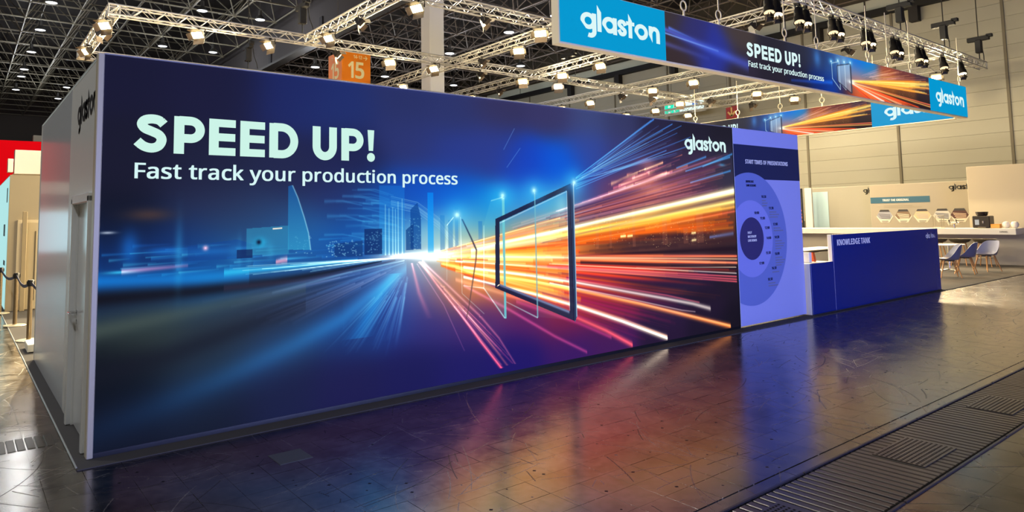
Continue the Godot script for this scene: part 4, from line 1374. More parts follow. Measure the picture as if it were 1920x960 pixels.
func booth() -> void:
	# the cabin behind the graphic wall
	var t := thing("booth_cabin", "white closed booth cabin whose grey side wall carries a door and dark logo", "booth")
	var white := mat(rgb(214, 214, 208), 0.32)
	var gloss := mat(rgb(206, 210, 212), 0.16)
	var st := S()
	mm(st, Vector3(0.02, 0.01, -4.757), Vector3(8.2, 2.99, -0.10))
	obj("core", st, mat(rgb(120, 120, 120), 0.9), t)
	st = S()
	cb(st, Vector3(0.0, 1.505, -3.235), Vector3(0.04, 2.99, 3.03), 0.004)
	tag(obj("gloss_panel", st, gloss, t), "glossy white side panel", "")
	st = S()
	mm(st, Vector3(-0.02, 0.01, -1.715), Vector3(0.02, 3.0, -1.10))
	mm(st, Vector3(-0.02, 1.94, -1.10), Vector3(0.02, 3.0, -0.22))
	mm(st, Vector3(-0.02, 0.01, -0.22), Vector3(0.02, 3.0, -0.10))
	obj("side_panel", st, white, t)
	st = S()
	cb(st, Vector3(0.0, 3.0, -2.42), Vector3(0.05, 0.02, 4.68), 0.004)
	obj("top_rail", st, mat(rgb(226, 226, 224), 0.3, 0.5), t)
	st = S()
	cb(st, Vector3(0.0, 1.51, -4.757), Vector3(0.05, 2.99, 0.04), 0.006)
	obj("corner_post", st, mat(rgb(200, 200, 196), 0.3, 0.3), t)
	var frame := mat(rgb(222, 224, 222), 0.25, 0.3)
	st = S()
	cb(st, Vector3(-0.03, 0.97, -1.14), Vector3(0.06, 1.92, 0.07), 0.008)
	cb(st, Vector3(-0.03, 0.97, -0.19), Vector3(0.06, 1.92, 0.07), 0.008)
	cb(st, Vector3(-0.03, 1.915, -0.665), Vector3(0.06, 0.075, 1.02), 0.008)
	obj("door_frame", st, frame, t)
	st = S()
	cb(st, Vector3(0.004, 0.955, -0.665), Vector3(0.02, 1.86, 0.86), 0.003)
	var door := obj("door", st, mat(rgb(204, 206, 204), 0.16), t)
	st = S()
	tube(st, Vector3(-0.01, 0.96, -1.05), Vector3(-0.07, 0.96, -1.05), 0.012, -1, 12)
	pipe(st, [Vector3(-0.065, 0.96, -1.05), Vector3(-0.07, 0.96, -1.03), Vector3(-0.068, 0.958, -0.92)], 0.011, 10)
	lathe(st, [Vector2(0, 0.0), Vector2(0.026, 0.0), Vector2(0.026, 0.008), Vector2(0, 0.009)], 20, Vector3(-0.006, 0.96, -1.05), Basis(Vector3.FORWARD, -PI / 2).inverse())
	obj("handle", st, mat(rgb(220, 220, 220), 0.15, 0.95), door)
	st = S()
	lathe(st, [Vector2(0, 0.0), Vector2(0.024, 0.0), Vector2(0.024, 0.008), Vector2(0.008, 0.009), Vector2(0, 0.018)], 20, Vector3(-0.006, 0.88, -1.05), Basis(Vector3.FORWARD, -PI / 2).inverse())
	obj("keyhole", st, mat(rgb(200, 200, 200), 0.2, 0.9), door)
	logo(t, mat(rgb(22, 22, 24), 0.5), on_left(-0.023, 2.58, -1.26), 1.08, 0.175)

	# the backlit graphic wall
	var g := thing("graphic_wall", "huge backlit wall graphic of a night road with light trails and glass panes", "lightbox wall")
	st = S()
	mm(st, Vector3(0.0, 0.035, -0.095), Vector3(8.265, 2.995, -0.012))
	obj("box", st, mat(rgb(190, 190, 188), 0.5), g)
	var pic := wall_picture()
	obj("screen_print", sheet(Vector3(0.0, 0.045, 0.0), Vector3(8.262, 0, 0), Vector3(0, 2.945, 0)), printed(pic), g)
	var rim := mat(rgb(196, 186, 160), 0.35, 0.1)
	st = S()
	cb(st, Vector3(-0.022, 1.505, -0.04), Vector3(0.044, 2.99, 0.10), 0.006)
	obj("edge_profile", st, rim, g)
	st = S()
	cb(st, Vector3(4.13, 2.996, -0.04), Vector3(8.27, 0.012, 0.10), 0.003)
	obj("top_profile", st, mat(rgb(150, 150, 160), 0.35, 0.3), g)
	st = S()
	cb(st, Vector3(8.269, 1.505, -0.04), Vector3(0.010, 2.99, 0.10), 0.003)
	obj("end_profile", st, mat(rgb(20, 20, 30), 0.5), g)
	st = S()
	mm(st, Vector3(0.0, 0.01, -0.095), Vector3(8.265, 0.045, 0.004))
	obj("plinth", st, mat(rgb(12, 12, 18), 0.4), g)
	var head_white := glow(Color(0.80, 0.955, 0.905), 1.0, Color(0.05, 0.05, 0.05))
	var white2 := glow(Color(0.84, 0.965, 0.965), 1.0, Color(0.05, 0.05, 0.05))
	speed_up(g, head_white, on_front(0.211, 2.255), 1.0, 1.0)
	text(g, "lettering", "Fast track your production process", white2, on_front(0.222, 2.011, 0.004), 3.016, 0.170, 1)
	logo(g, white2, on_front(7.10, 2.607), 0.99, 0.158)

func info_board() -> void:   # white printed board with the times of talks
	var t := thing("info_board", "tall pale board beside the graphic wall printed with start times of presentations", "board")
	var st := S()
	cb(st, Vector3(9.235, 1.515, -0.03), Vector3(1.92, 2.97, 0.06), 0.004)
	obj("board", st, mat(rgb(164, 170, 226), 0.4), t)
	st = S()
	mm(st, Vector3(8.277, 0.03, 0.0), Vector3(8.285, 3.0, 0.006))
	obj("edge_trim", st, mat(rgb(230, 230, 232), 0.3), t)
	var navy := mat(rgb(24, 36, 78), 0.5)
	st = S()
	flat(st, rect(8.285, 2.225, 10.19, 2.752), 0.003)
	obj("header_band", st, navy, t)
	var big := PackedVector2Array()
	var mid := PackedVector2Array()
	for k in [[1.01, big], [0.585, mid]]:
		var a0 := acos(clampf((8.286 - 8.675) / k[0], -1, 1))
		for i in 61:
			var a: float = lerpf(-a0, a0, i / 60.0)
			k[1].append(Vector2(8.675 + k[0] * cos(a), 1.315 + k[0] * sin(a)))
	st = S()
	flat(st, big, 0.0045)
	obj("outer_ring", st, mat(rgb(112, 128, 196), 0.5), t)
	st = S()
	flat(st, mid, 0.006)
	obj("inner_ring", st, mat(rgb(140, 148, 220), 0.5), t)
	st = S()
	flat(st, disc(8.675, 1.315, 0.324, 0.324), 0.0075)
	obj("centre_disc", st, mat(rgb(54, 50, 104), 0.5), t)
	var paper := mat(rgb(246, 246, 248), 0.5)
	text(t, "lettering", "START TIMES OF PRESENTATIONS", paper, on_front(8.59, 2.462, 0.006), 1.235, 0.066, 2)
	text(t, "lettering", "KNOWLEDGE", navy, on_front(8.58, 2.17, 0.008), 0.21, 0.036, 2)
	text(t, "lettering", "TANK SESSIONS", navy, on_front(8.58, 2.11, 0.008), 0.27, 0.036, 2)
	var rows := ["DAILY", "MACHINERY", "LIVE DEMOS"]
	for i in 3:
		text(t, "lettering", rows[i], paper, on_front(8.56, 1.39 - i * 0.06, 0.010), [0.11, 0.23, 0.24][i], 0.036, 2)
	var times := [["10:00", 8.765, 1.685], ["11:00", 8.925, 1.60], ["12:00", 9.045, 1.45], ["14:00", 9.075, 1.29], ["15:30", 9.04, 1.06], ["17:00", 8.84, 0.91]]
	for k in times:
		text(t, "lettering", k[0], navy, on_front(k[1], k[2], 0.009), 0.135, 0.042, 2)
	var talks := [["10:30", 8.99, 1.935, 3], ["11:30", 9.19, 1.755, 3], ["13:00", 9.29, 1.50, 2], ["14:30", 9.315, 1.295, 4], ["16:00", 9.30, 1.035, 4], ["16:30", 9.19, 0.815, 1], ["18:30", 9.06, 0.65, 2]]
	var grey := mat(rgb(120, 124, 150), 0.5)
	var lens := [0.20, 0.28, 0.24, 0.17]
	for k in talks:
		text(t, "lettering", k[0], navy, on_front(k[1], k[2], 0.0075), 0.135, 0.044, 2)
		st = S()
		for i in k[3]:
			flat(st, rect(k[1] + 0.01, k[2] - 0.048 - i * 0.04, k[1] + 0.01 + lens[i] * (0.55 if k[0] == "10:30" else 1.0), k[2] - 0.032 - i * 0.04), 0.0075)
		stroke(st, [Vector2(k[1] - 0.05, k[2] - 0.10), Vector2(k[1] - 0.02, k[2] - 0.06)], 0.006)
		obj("small_print", st, grey, t, Transform3D(Basis.IDENTITY, Vector3(0, 0, 0.0008)))

func reception() -> void:   # blue counter with white core
	var blue := mat(rgb(8, 36, 120), 0.2)
	var white := mat(rgb(226, 222, 214), 0.4)
	var t := thing("reception_counter", "deep blue counter with white edges and pale lettering along the aisle", "counter")
	var st := S()
	cb(st, Vector3(10.61, 0.43, -0.30), Vector3(0.78, 0.84, 0.76), 0.006)
	cb(st, Vector3(13.325, 0.655, 0.045), Vector3(4.65, 1.30, 0.07), 0.006)
	obj("core", st, white, t)
	st = S()
	cb(st, Vector3(10.61, 0.435, 0.09), Vector3(0.775, 0.83, 0.02), 0.003)
	obj("low_panel", st, blue, t)
	st = S()
	cb(st, Vector3(13.325, 0.66, 0.09), Vector3(4.64, 1.29, 0.02), 0.003)
	obj("tall_panel", st, blue, t)
	st = S()
	cb(st, Vector3(15.66, 0.66, 0.045), Vector3(0.02, 1.29, 0.10), 0.003)
	obj("end_panel", st, mat(rgb(22, 34, 96), 0.3), t)
	st = S()
	mm(st, Vector3(10.22, 0.008, 0.085), Vector3(15.67, 0.02, 0.11))
	obj("plinth", st, mat(rgb(60, 60, 64), 0.4, 0.4), t)
	var pale := mat(rgb(244, 244, 248), 0.5)
	text(t, "lettering", "KNOWLEDGE TANK", pale, on_front(11.16, 1.115, 0.102), 1.27, 0.105, 2)
	logo(t, pale, on_front(15.0, 1.115, 0.104), 0.49, 0.08)
	# work table behind it and the orange sample on its low end
	var d := thing("work_table", "white work table with a black edge behind the low counter end", "table", Vector3(16.4, 0, -3.2))
	st = S()
	cb(st, Vector3(0, 0.745, 0), Vector3(2.6, 0.03, 0.7), 0.004)
	obj("tabletop", st, white, d)
	st = S()
	mm(st, Vector3(-1.3, 0.695, 0.352), Vector3(1.3, 0.735, 0.36))
	obj("edge", st, mat(rgb(24, 22, 24), 0.5), d)
	for sx in [-1.25, 1.25]:
		st = S()
		mm(st, Vector3(sx - 0.02, 0.012, -0.33), Vector3(sx + 0.02, 0.73, 0.33))
		obj("side_panel", st, white, d)
	st = S()
	mm(st, Vector3(-1.23, 0.012, 0.28), Vector3(1.23, 0.68, 0.30))
	obj("front_panel", st, white, d)
	var p := thing("leaflet_stand", "small white stand with curved orange front on the low counter end", "stand", Vector3(10.52, 0.852, -0.12), 0.0)
	st = S()
	cb(st, Vector3(-0.03, 0.085, 0), Vector3(0.09, 0.17, 0.16), 0.006)
	obj("body", st, white, p)
	st = S()
	for i in 8:
		var a0 := Vector3(0.02 + 0.05 * sin(i * 0.18), 0.165 - i * 0.02, 0.09)
		var a1 := Vector3(0.02 + 0.05 * sin((i + 1) * 0.18), 0.165 - (i + 1) * 0.02, 0.09)
		face(st, [a0, a1, a1 + Vector3(0.07, 0, 0), a0 + Vector3(0.07, 0, 0)], a0 + Vector3(0.03, 0, -1))
		face(st, [a0 + Vector3(0.07, 0, 0), a1 + Vector3(0.07, 0, 0), a1 + Vector3(0.07, 0, -0.17), a0 + Vector3(0.07, 0, -0.17)], a0 - Vector3(1, 0, 0))
	obj("curved_front", st, mat(rgb(190, 74, 24), 0.4), p)

func banner_parts(t: Node3D, L: float, logos: Array, pic: Texture2D, k := 1.0) -> void:   # local frame: x along, y up, z outwards, face at z = 0
	var st := S()
	cb(st, Vector3(L * 0.5, 0.49, -0.095), Vector3(L, 0.98, 0.18), 0.008)
	obj("frame", st, mat(rgb(226, 214, 186), 0.45), t)
	var x0: float = logos[0]
	var x1: float = logos[1]
	var blue := glow(rgb(0, 152, 208), 1.0)
	var white := glow(Color(0.86, 0.97, 0.97), 1.0, Color(0.05, 0.05, 0.05))
	if x0 > 0.2:
		st = S()
		flat(st, rect(0.02, 0.03, x0, 0.965), 0.003)
		obj("logo_panel_screen", st, blue, t)
		logo(t, white, Transform3D(Basis.IDENTITY, Vector3(0.48, 0.315, 0.006)), 1.98, 0.305)
	st = S()
	flat(st, rect(x1, 0.03, L - 0.02, 0.965), 0.003)
	obj("logo_panel_screen", st, blue, t)
	logo(t, white, Transform3D(Basis.IDENTITY, Vector3(x1 + 0.42, 0.315, 0.006)), 2.02, 0.305)
	obj("screen_print", sheet(Vector3(x0, 0.03, 0.003), Vector3(x1 - x0, 0, 0), Vector3(0, 0.935, 0)), printed(pic), t)
	speed_up(t, white, Transform3D(Basis.IDENTITY, Vector3(x0 + 2.55 * k, 0.45, 0.006)), 1.0 * k, 1.0)
	text(t, "lettering", "Fast track your production process", white, Transform3D(Basis.IDENTITY, Vector3(x0 + 2.60 * k, 0.20, 0.005)), 3.0 * k, 0.17, 1)

func hung(t: Node3D, spots: Array) -> void:
	var cable := mat(rgb(206, 196, 168), 0.5)
	for x in spots:
		var st := S()
		tube(st, Vector3(x, 1.30, -0.09), Vector3(x, 2.5, -0.09), 0.012, -1, 6)
		tube(st, Vector3(x, 0.98, -0.09), Vector3(x, 1.12, -0.09), 0.02, -1, 6)
		obj("hanging_cable", st, cable, t)
		st = S()
		var pts := []
		for i in 17: pts.append(Vector3(x + 0.085 * sin(TAU * i / 16), 1.21 - 0.095 * cos(TAU * i / 16), -0.09))
		pipe(st, pts, 0.014, 6)
		obj("hanging_ring", st, cable, t)

func banners() -> void:
	var pic := banner_picture()
	var t := thing("hanging_banner", "long glowing banner box hung over the aisle edge with blue logo ends", "banner", Vector3(6.66, 4.5, -2.02), -0.0284)
	banner_parts(t, 16.72, [2.62, 14.02], pic)
	hung(t, [3.3, 4.4, 6.8, 8.15, 10.65, 11.75, 13.1, 16.5])
	var s := thing("hanging_banner", "second glowing banner box behind, partly hidden by the front banner", "banner")
	s.transform = Transform3D(LEFT, Vector3(23.2, 4.5, -12.6))
	banner_parts(s, 10.75, [0.1, 8.3], pic, 0.68)
	hung(s, [1.2, 3.2, 5.0, 6.6, 8.4])

func rig() -> void:
	var yt := 7.0
	var whole_rig := thing("truss_rig", "grid of pale square lattice trusses bolted together and hung over the stand", "truss rig")
	truss(whole_rig, Vector3(11.0, yt, -2.8), Vector3(29.45, yt, -2.8))
	truss(whole_rig, Vector3(6.0, yt, -8.1), Vector3(29.0, yt, -8.1))
	truss(whole_rig, Vector3(1.9, yt, -13.5), Vector3(29.0, yt, -13.5))
	truss(whole_rig, Vector3(1.9, yt, -19.2), Vector3(29.0, yt, -19.2))
	truss(whole_rig, Vector3(2.05, yt, -19.3), Vector3(2.05, yt, -13.4))
	truss(whole_rig, Vector3(7.2, yt, -13.5), Vector3(7.2, yt, -8.0))
	truss(whole_rig, Vector3(12.5, yt, -19.3), Vector3(12.5, yt, -8.0))
	truss(whole_rig, Vector3(16.15, yt, -19.3), Vector3(16.15, yt, -2.7))
	truss(whole_rig, Vector3(21.3, yt, -19.3), Vector3(21.3, yt, -2.7))
	truss(whole_rig, Vector3(25.7, yt, -19.3), Vector3(25.7, yt, -2.7))
	truss(whole_rig, Vector3(28.4, yt, -19.3), Vector3(28.4, yt, -2.7))
	var warm := Color(1.0, 0.885, 0.645)
	var y := 6.975
	var protos := []
	for d in [Vector3(-0.62, -0.62, 0.48), Vector3(-0.75, -0.62, 0.25), Vector3(0.60, -0.66, 0.40)]:
		var f := make_flood(d, warm, 0.32 if d.x > 0.0 else 1.0)
		f.set_meta("stem", "flood_lamp")
		protos.append(f)
	var cold := make_flood(Vector3(-0.62, -0.62, 0.48), Color(1.0, 0.93, 0.82))
	cold.set_meta("stem", "flood_lamp")
	# along the cross trusses: x places; along the slanting trusses: z places
	var runs := [
		["x", -13.5, [4.05, 6.0, 8.05, 9.9, 11.6, 13.5, 15.5, 17.3, 22.9, 24.9], "from left on the truss above the orange sign"],
		["x", -8.1, [7.65, 9.65, 11.6], "from left on the truss crossing the column top"],
		["z", 7.2, [-11.7, -9.9], "up the slanting truss at the orange sign"],
		["z", 12.5, [-17.6, -16.75, -11.75, -9.85], "from lowest on the truss slanting across the column"],
		["z", 16.15, [-17.3, -15.5, -11.8, -9.9, -4.2], "from lowest on the truss behind the blue logo"],
		["z", 21.3, [-17.3, -15.4, -13.6, -11.9, -9.9, -4.1], "from lowest on the truss left of the green sign"],
		["z", 25.7, [-17.2, -15.3, -12.2, -9.9], "from lowest on the truss above the green sign"],
		["z", 28.4, [-15.4, -11.8, -9.7, -4.0], "from lowest on the rightmost slanting truss"],
		["x", -19.2, [2.45, 3.2], "from left just above the booth's top corner"],
		["z", 2.05, [-17.0, -14.6, -13.75], "from lowest on the steep truss at left"]]
	var used := [false, false, false]
	var k := 0
	for r in runs:
		for i in r[2].size():
			var at := Vector3(r[2][i], y, r[1] + 0.125) if r[0] == "x" else Vector3(r[1] - 0.125, y, r[2][i])
			var label := "warm flood lamp, %s %s" % [ORD[i], r[3]]
			var p := k % 3
			k += 1
			if r[1] == -13.5 and i == 7:
				cold.position = at
				tag(cold, "whitest glowing flood lamp, on the long truss below the blue logo panel", "lamp", "flood lamps under the trusses")
				continue
			if not used[p]:
				used[p] = true
				protos[p].position = at
				tag(protos[p], label, "lamp", "flood lamps under the trusses")
			else:
				copy(protos[p], at, label, "flood lamps under the trusses")
	# paired black spotlights
	var dim := make_spot(false)
	var lit := make_spot(true)
	dim.set_meta("stem", "profile_spotlight")
	lit.set_meta("stem", "profile_spotlight")
	var pairs := [14.35, 15.75, 17.5, 19.4, 21.3, 23.15, 25.2, 26.9]
	for i in pairs.size():
		for s in 2:
			if i > 5 and s == 1: continue
			var src := dim if s == 0 else lit
			if i == 7: src = lit
			var at := Vector3(pairs[i] - 0.16 if s == 0 else pairs[i] + 0.20, 6.925, -2.675)
			var label := "black spotlight with flaps, %s of the %s pair from the banner's lettering" % ["dimmer left one" if s == 0 else "brighter right one", ORD[i]]
			if i == 6: label = "single dim black spotlight right of the last full pair on its truss"
			if i == 7: label = "single black spotlight nearest the truss's far right end"
			if i == 0:
				src.position = at
				tag(src, label, "lamp", "paired black spotlights")
			else:
				copy(src, at, label, "paired black spotlights")
	hoist(Vector3(22.1, 7.285, -2.8), "black chain hoist on the spotlight truss, left of three")
	hoist(Vector3(25.7, 7.285, -2.8), "black chain hoist on the spotlight truss, middle of three")
	hoist(Vector3(29.15, 7.285, -2.8), "black chain hoist at the spotlight truss's right end")
	hoist(Vector3(24.9, 7.285, -8.1), "black chain hoist glimpsed under the front banner, above the second banner")
	hoist(Vector3(18.0, 7.285, -13.5), "black chain hoist below the blue logo banner's bottom edge")
	hoist(Vector3(7.25, 7.285, -19.2), "black chain hoist just above the booth top, left of the orange sign")
	hoist(Vector3(7.0, 7.285, -13.5), "black chain hoist where the trusses meet above the orange sign")

func bar_area() -> void:
	var cream := mat(rgb(158, 148, 130), 0.6)
	var white := mat(rgb(206, 200, 188), 0.45)
	var st := S()
	# walls of the cafe corner, each a lift-away panel
	st = S()
	cb(st, Vector3(25.55, 1.56, 0.2), Vector3(0.1, 3.12, 5.14), 0.006)
	whole("partition_panel", st, mat(rgb(190, 176, 148), 0.6), "tall plain cream stand wall behind the coffee machine", "wall panel")
	var w := thing("partition_panel", "cream stand wall with teal heading bar and row of hexagon pictures", "wall panel")
	st = S()
	cb(st, Vector3(27.05, 1.36, -4.4), Vector3(0.1, 2.71, 3.5), 0.006)
	obj("panel", st, cream, w)
	st = S()
	mm(st, Vector3(26.992, 2.0, -6.14), Vector3(26.999, 2.23, -4.06))
	obj("heading_bar", st, mat(rgb(26, 84, 110), 0.5), w)
	text(w, "lettering", "TRUST THE ORIGINAL", mat(rgb(240, 238, 230), 0.5), on_left(26.99, 2.07, -5.70), 0.94, 0.085, 2)
	st = S()
	for k in [[1.885, 1.02], [1.815, 1.32]]:
		mm(st, Vector3(26.993, k[0], -5.66), Vector3(26.999, k[0] + 0.03, -5.66 + k[1]))
	obj("small_print", st, mat(rgb(150, 140, 120), 0.6), w)
	logo(w, mat(rgb(20, 20, 22), 0.5), on_left(26.99, 2.42, -3.42), 0.95, 0.15)
	var fill := [[rgb(150, 150, 158), rgb(92, 88, 96)], [rgb(120, 96, 74), rgb(214, 200, 176)], [rgb(206, 178, 140), rgb(168, 160, 156)], [rgb(190, 186, 180), rgb(50, 56, 84)], [rgb(70, 30, 24), rgb(206, 176, 150)]]
	for k in 5:
		var zc: float = [-5.65, -4.99, -4.34, -3.68, -3.13][k]
		var hx := PackedVector2Array()
		for i in 6: hx.append(Vector2(0.305 * cos(TAU * i / 6), 0.27 * sin(TAU * i / 6)))
		var xf := Transform3D(LEFT, Vector3(26.998, 1.50, zc))
		st = S()
		prism(st, hx, 0.0, 0.004)
		var hexa := obj("hexagon_picture", st, mat(rgb(216, 206, 186), 0.5), w, xf)
		st = S()
		flat(st, PackedVector2Array([Vector2(-0.29, 0.02), Vector2(-0.18, -0.11), Vector2(0.19, -0.11), Vector2(0.28, 0.02), Vector2(0.15, 0.25), Vector2(-0.15, 0.25)]), 0.006)
		obj("photo_print", st, mat(fill[k][0], 0.5), hexa)
		st = S()
		flat(st, PackedVector2Array([Vector2(-0.15, 0.25), Vector2(0.15, 0.25), Vector2(0.19, 0.17), Vector2(-0.20, 0.17)]), 0.008)
		obj("photo_print", st, mat(rgb(44, 40, 44), 0.5), hexa)
		st = S()
		for i in 4:
			flat(st, PackedVector2Array([Vector2(-0.22 + i * 0.03, 0.10 - i * 0.055), Vector2(0.2, 0.06 - i * 0.05), Vector2(0.2, 0.035 - i * 0.05), Vector2(-0.22 + i * 0.03, 0.075 - i * 0.055)]), 0.008)
		obj("photo_print", st, mat(fill[k][1], 0.5), hexa)
		st = S()
		flat(st, rect(-0.12, -0.20, 0.12, -0.175), 0.006)
		flat(st, rect(-0.10, -0.235, 0.08, -0.225), 0.006)
		obj("caption", st, mat(rgb(90, 84, 74), 0.6), hexa)
	var w3 := thing("partition_panel", "cream stand wall with pale blue strip left of the hexagon wall", "wall panel")
	st = S()
	cb(st, Vector3(27.65, 1.36, -7.6), Vector3(0.1, 2.73, 3.1), 0.006)
	obj("panel", st, mat(rgb(150, 146, 132), 0.6), w3)
	st = S()
	mm(st, Vector3(27.59, 0.2, -8.75), Vector3(27.60, 2.55, -8.1))
	obj("blue_strip", st, mat(rgb(168, 196, 206), 0.5), w3)
	logo(w3, mat(rgb(20, 20, 22), 0.5), on_left(27.59, 2.44, -6.66), 0.95, 0.15)
	st = S()
	cb(st, Vector3(27.0, 1.36, -8.62), Vector3(0.1, 2.71, 0.3), 0.006)
	whole("partition_panel", st, white, "narrow white wall end left of the pale blue strip", "wall panel")
	var lb := thing("lightbox", "dark lightbox edge with orange streaks, glimpsed right of the schedule board", "lightbox", Vector3(27.0, 0, -9.2))
	st = S()
	cb(st, Vector3(0, 1.36, 0), Vector3(0.1, 2.7, 0.6), 0.006)
	obj("box", st, mat(rgb(24, 22, 26), 0.5), lb)
	st = S()
	for k in [[1.75, 0.06, 0], [1.6, 0.05, 1], [1.45, 0.09, 0], [1.28, 0.10, 2]]:
		mm(st, Vector3(-0.056, k[0], -0.28), Vector3(-0.051, k[0] + k[1], 0.28))
	obj("screen_streak", st, glow(rgb(235, 130, 60), 0.9), lb)
	# bar: body, slab, and what stands on it
	var b := thing("bar_counter", "long white bar with a thick overhanging slab at the back of the stand", "counter")
	st = S()
	cb(st, Vector3(24.2, 0.47, -5.1), Vector3(0.4, 0.92, 9.2), 0.006)
	obj("body", st, cream, b)
	st = S()
	cb(st, Vector3(24.05, 1.025, -4.85), Vector3(0.85, 0.19, 8.46), 0.008)
	obj("slab", st, white, b)
	text(b, "lettering", "SERIES", mat(rgb(60, 54, 46), 0.5), on_left(23.615, 1.0, -1.03), 0.20, 0.035, 2)
	st = S()
	mm(st, Vector3(24.0, 0.955, -0.49), Vector3(25.0, 0.985, 0.6))
	whole("bar_shelf", st, mat(rgb(26, 24, 24), 0.5), "thin black shelf edge right of the bar slab", "shelf")
	var c := thing("coffee_machine", "black coffee machine with a pale display on the bar", "coffee machine", Vector3(24.1, 1.122, -1.57))
	st = S()
	cb(st, Vector3(0, 0.19, 0), Vector3(0.42, 0.37, 0.46), 0.02)
	obj("body", st, mat(rgb(34, 26, 24), 0.35), c)
	st = S()
	lathe(st, [Vector2(0.12, 0.375), Vector2(0.15, 0.40), Vector2(0.17, 0.49), Vector2(0.165, 0.50), Vector2(0, 0.5)], 24, Vector3(0, 0, -0.02))
	obj("bean_hopper", st, mat(rgb(40, 30, 26), 0.2), c)
	st = S()
	mm(st, Vector3(-0.216, 0.10, -0.16), Vector3(-0.21, 0.26, -0.05))
	obj("display_screen", st, glow(rgb(214, 210, 200), 0.8), c)
	st = S()
	cb(st, Vector3(-0.24, 0.02, 0.04), Vector3(0.12, 0.035, 0.22), 0.005)
	obj("drip_tray", st, mat(rgb(120, 110, 96), 0.3, 0.6), c)
	st = S()
	tube(st, Vector3(-0.23, 0.22, 0.06), Vector3(-0.23, 0.15, 0.06), 0.02, -1, 10)
	obj("spout", st, mat(rgb(160, 150, 136), 0.3, 0.7), c)
	var bxx := thing("tea_box", "orange wooden box on the bar beside the coffee machine", "box", Vector3(24.0, 1.122, -1.21))
	st = S()
	cb(st, Vector3(0, 0.055, 0), Vector3(0.2, 0.11, 0.24), 0.008)
	obj("body", st, mat(rgb(214, 150, 66), 0.5), bxx)
	st = S()
	cb(st, Vector3(0, 0.118, 0), Vector3(0.205, 0.015, 0.245), 0.004)
	obj("lid", st, mat(rgb(200, 134, 54), 0.5), bxx)
	for k in 2:
		st = S()
		var zz: float = [-0.95, -0.735][k]
		lathe(st, [Vector2(0, 0), Vector2(0.045, 0.0), Vector2(0.08, 0.03), Vector2(0.105, 0.09), Vector2(0.10, 0.14), Vector2(0.07, 0.185), Vector2(0, 0.20)], 24, Vector3(24.0, 1.122, zz))
		whole("sugar_globe", st, mat(rgb(228, 218, 204), 0.35), ["white round pot on the bar, the one nearer the orange box", "white round pot on the bar slab's right end"][k], "pot", "white round pots on the bar")
	var tp := thing("beer_tap", "steel drinks tap with dark handles on the bar left of the coffee machine", "tap", Vector3(24.0, 1.122, -2.35))
	st = S()
	tube(st, Vector3(0, 0, 0), Vector3(0, 0.16, 0), 0.045, 0.035, 16)
	pipe(st, [Vector3(0, 0.16, -0.16), Vector3(0, 0.16, 0.16)], 0.04, 12)
	obj("column", st, mat(rgb(190, 180, 164), 0.25, 0.8), tp)
	for z in [-0.1, 0.1]:
		st = S()
		tube(st, Vector3(-0.05, 0.16, z), Vector3(-0.09, 0.27, z), 0.014, 0.02, 8)
		obj("handle", st, mat(rgb(40, 36, 34), 0.4), tp)
		st = S()
		tube(st, Vector3(-0.04, 0.15, z), Vector3(-0.09, 0.08, z), 0.012, -1, 8)
		obj("spout", st, mat(rgb(190, 180, 164), 0.25, 0.8), tp)
	var gl := thing("glass_rack", "small open metal rack on the bar beside the tap", "rack", Vector3(24.0, 1.122, -2.78))
	st = S()
	for z in [-0.12, 0.12]:
		for x in [-0.1, 0.1]:
			bx(st, Vector3(x, 0.2, z), Vector3(0.015, 0.40, 0.015))
	obj("upright", st, mat(rgb(150, 140, 122), 0.35, 0.6), gl)
	for y in [0.02, 0.4]:
		st = S()
		cb(st, Vector3(0, y, 0), Vector3(0.23, 0.016, 0.26), 0.004)
		obj("shelf", st, mat(rgb(190, 180, 160), 0.4, 0.3), gl)
	# seats and tables
	var ch := make_chair()
	ch.set_meta("stem", "shell_chair")
	ch.position = Vector3(18.75, 0.009, -0.78)
	ch.rotation.y = PI + 0.5
	tag(ch, "grey blue shell chair on wooden legs nearest the blue counter's end", "chair", "shell chairs at the cafe tables")
	var c2 := copy(ch, Vector3(20.1, 0.009, -0.85), "grey blue shell chair in the middle, its back turned to us", "shell chairs at the cafe tables")
	c2.rotation.y = PI + 0.2
	var c3 := copy(ch, Vector3(21.3, 0.009, -0.72), "grey blue shell chair farthest right, seen from its side", "shell chairs at the cafe tables")
	c3.rotation.y = -PI / 2 - 0.5
	var tb := make_table()
	tb.set_meta("stem", "round_table")
	tb.position = Vector3(20.75, 0.009, -1.45)
	tag(tb, "round white cafe table between the middle and right shell chairs", "table", "round cafe tables")
	copy(tb, Vector3(18.9, 0.009, -1.55), "round white cafe table half hidden by the blue counter's end", "round cafe tables")
	var sl := make_stool()
	sl.set_meta("stem", "bar_stool")
	sl.position = Vector3(23.1, 0.009, -1.28)
	tag(sl, "dark bar stool on wooden legs, rightmost of the three before the bar", "stool", "bar stools at the bar")
	copy(sl, Vector3(23.1, 0.009, -1.92), "dark bar stool on wooden legs, middle of the three before the bar", "bar stools at the bar")
	copy(sl, Vector3(23.1, 0.009, -2.55), "dark bar stool on wooden legs, half hidden by the blue counter's end", "bar stools at the bar")

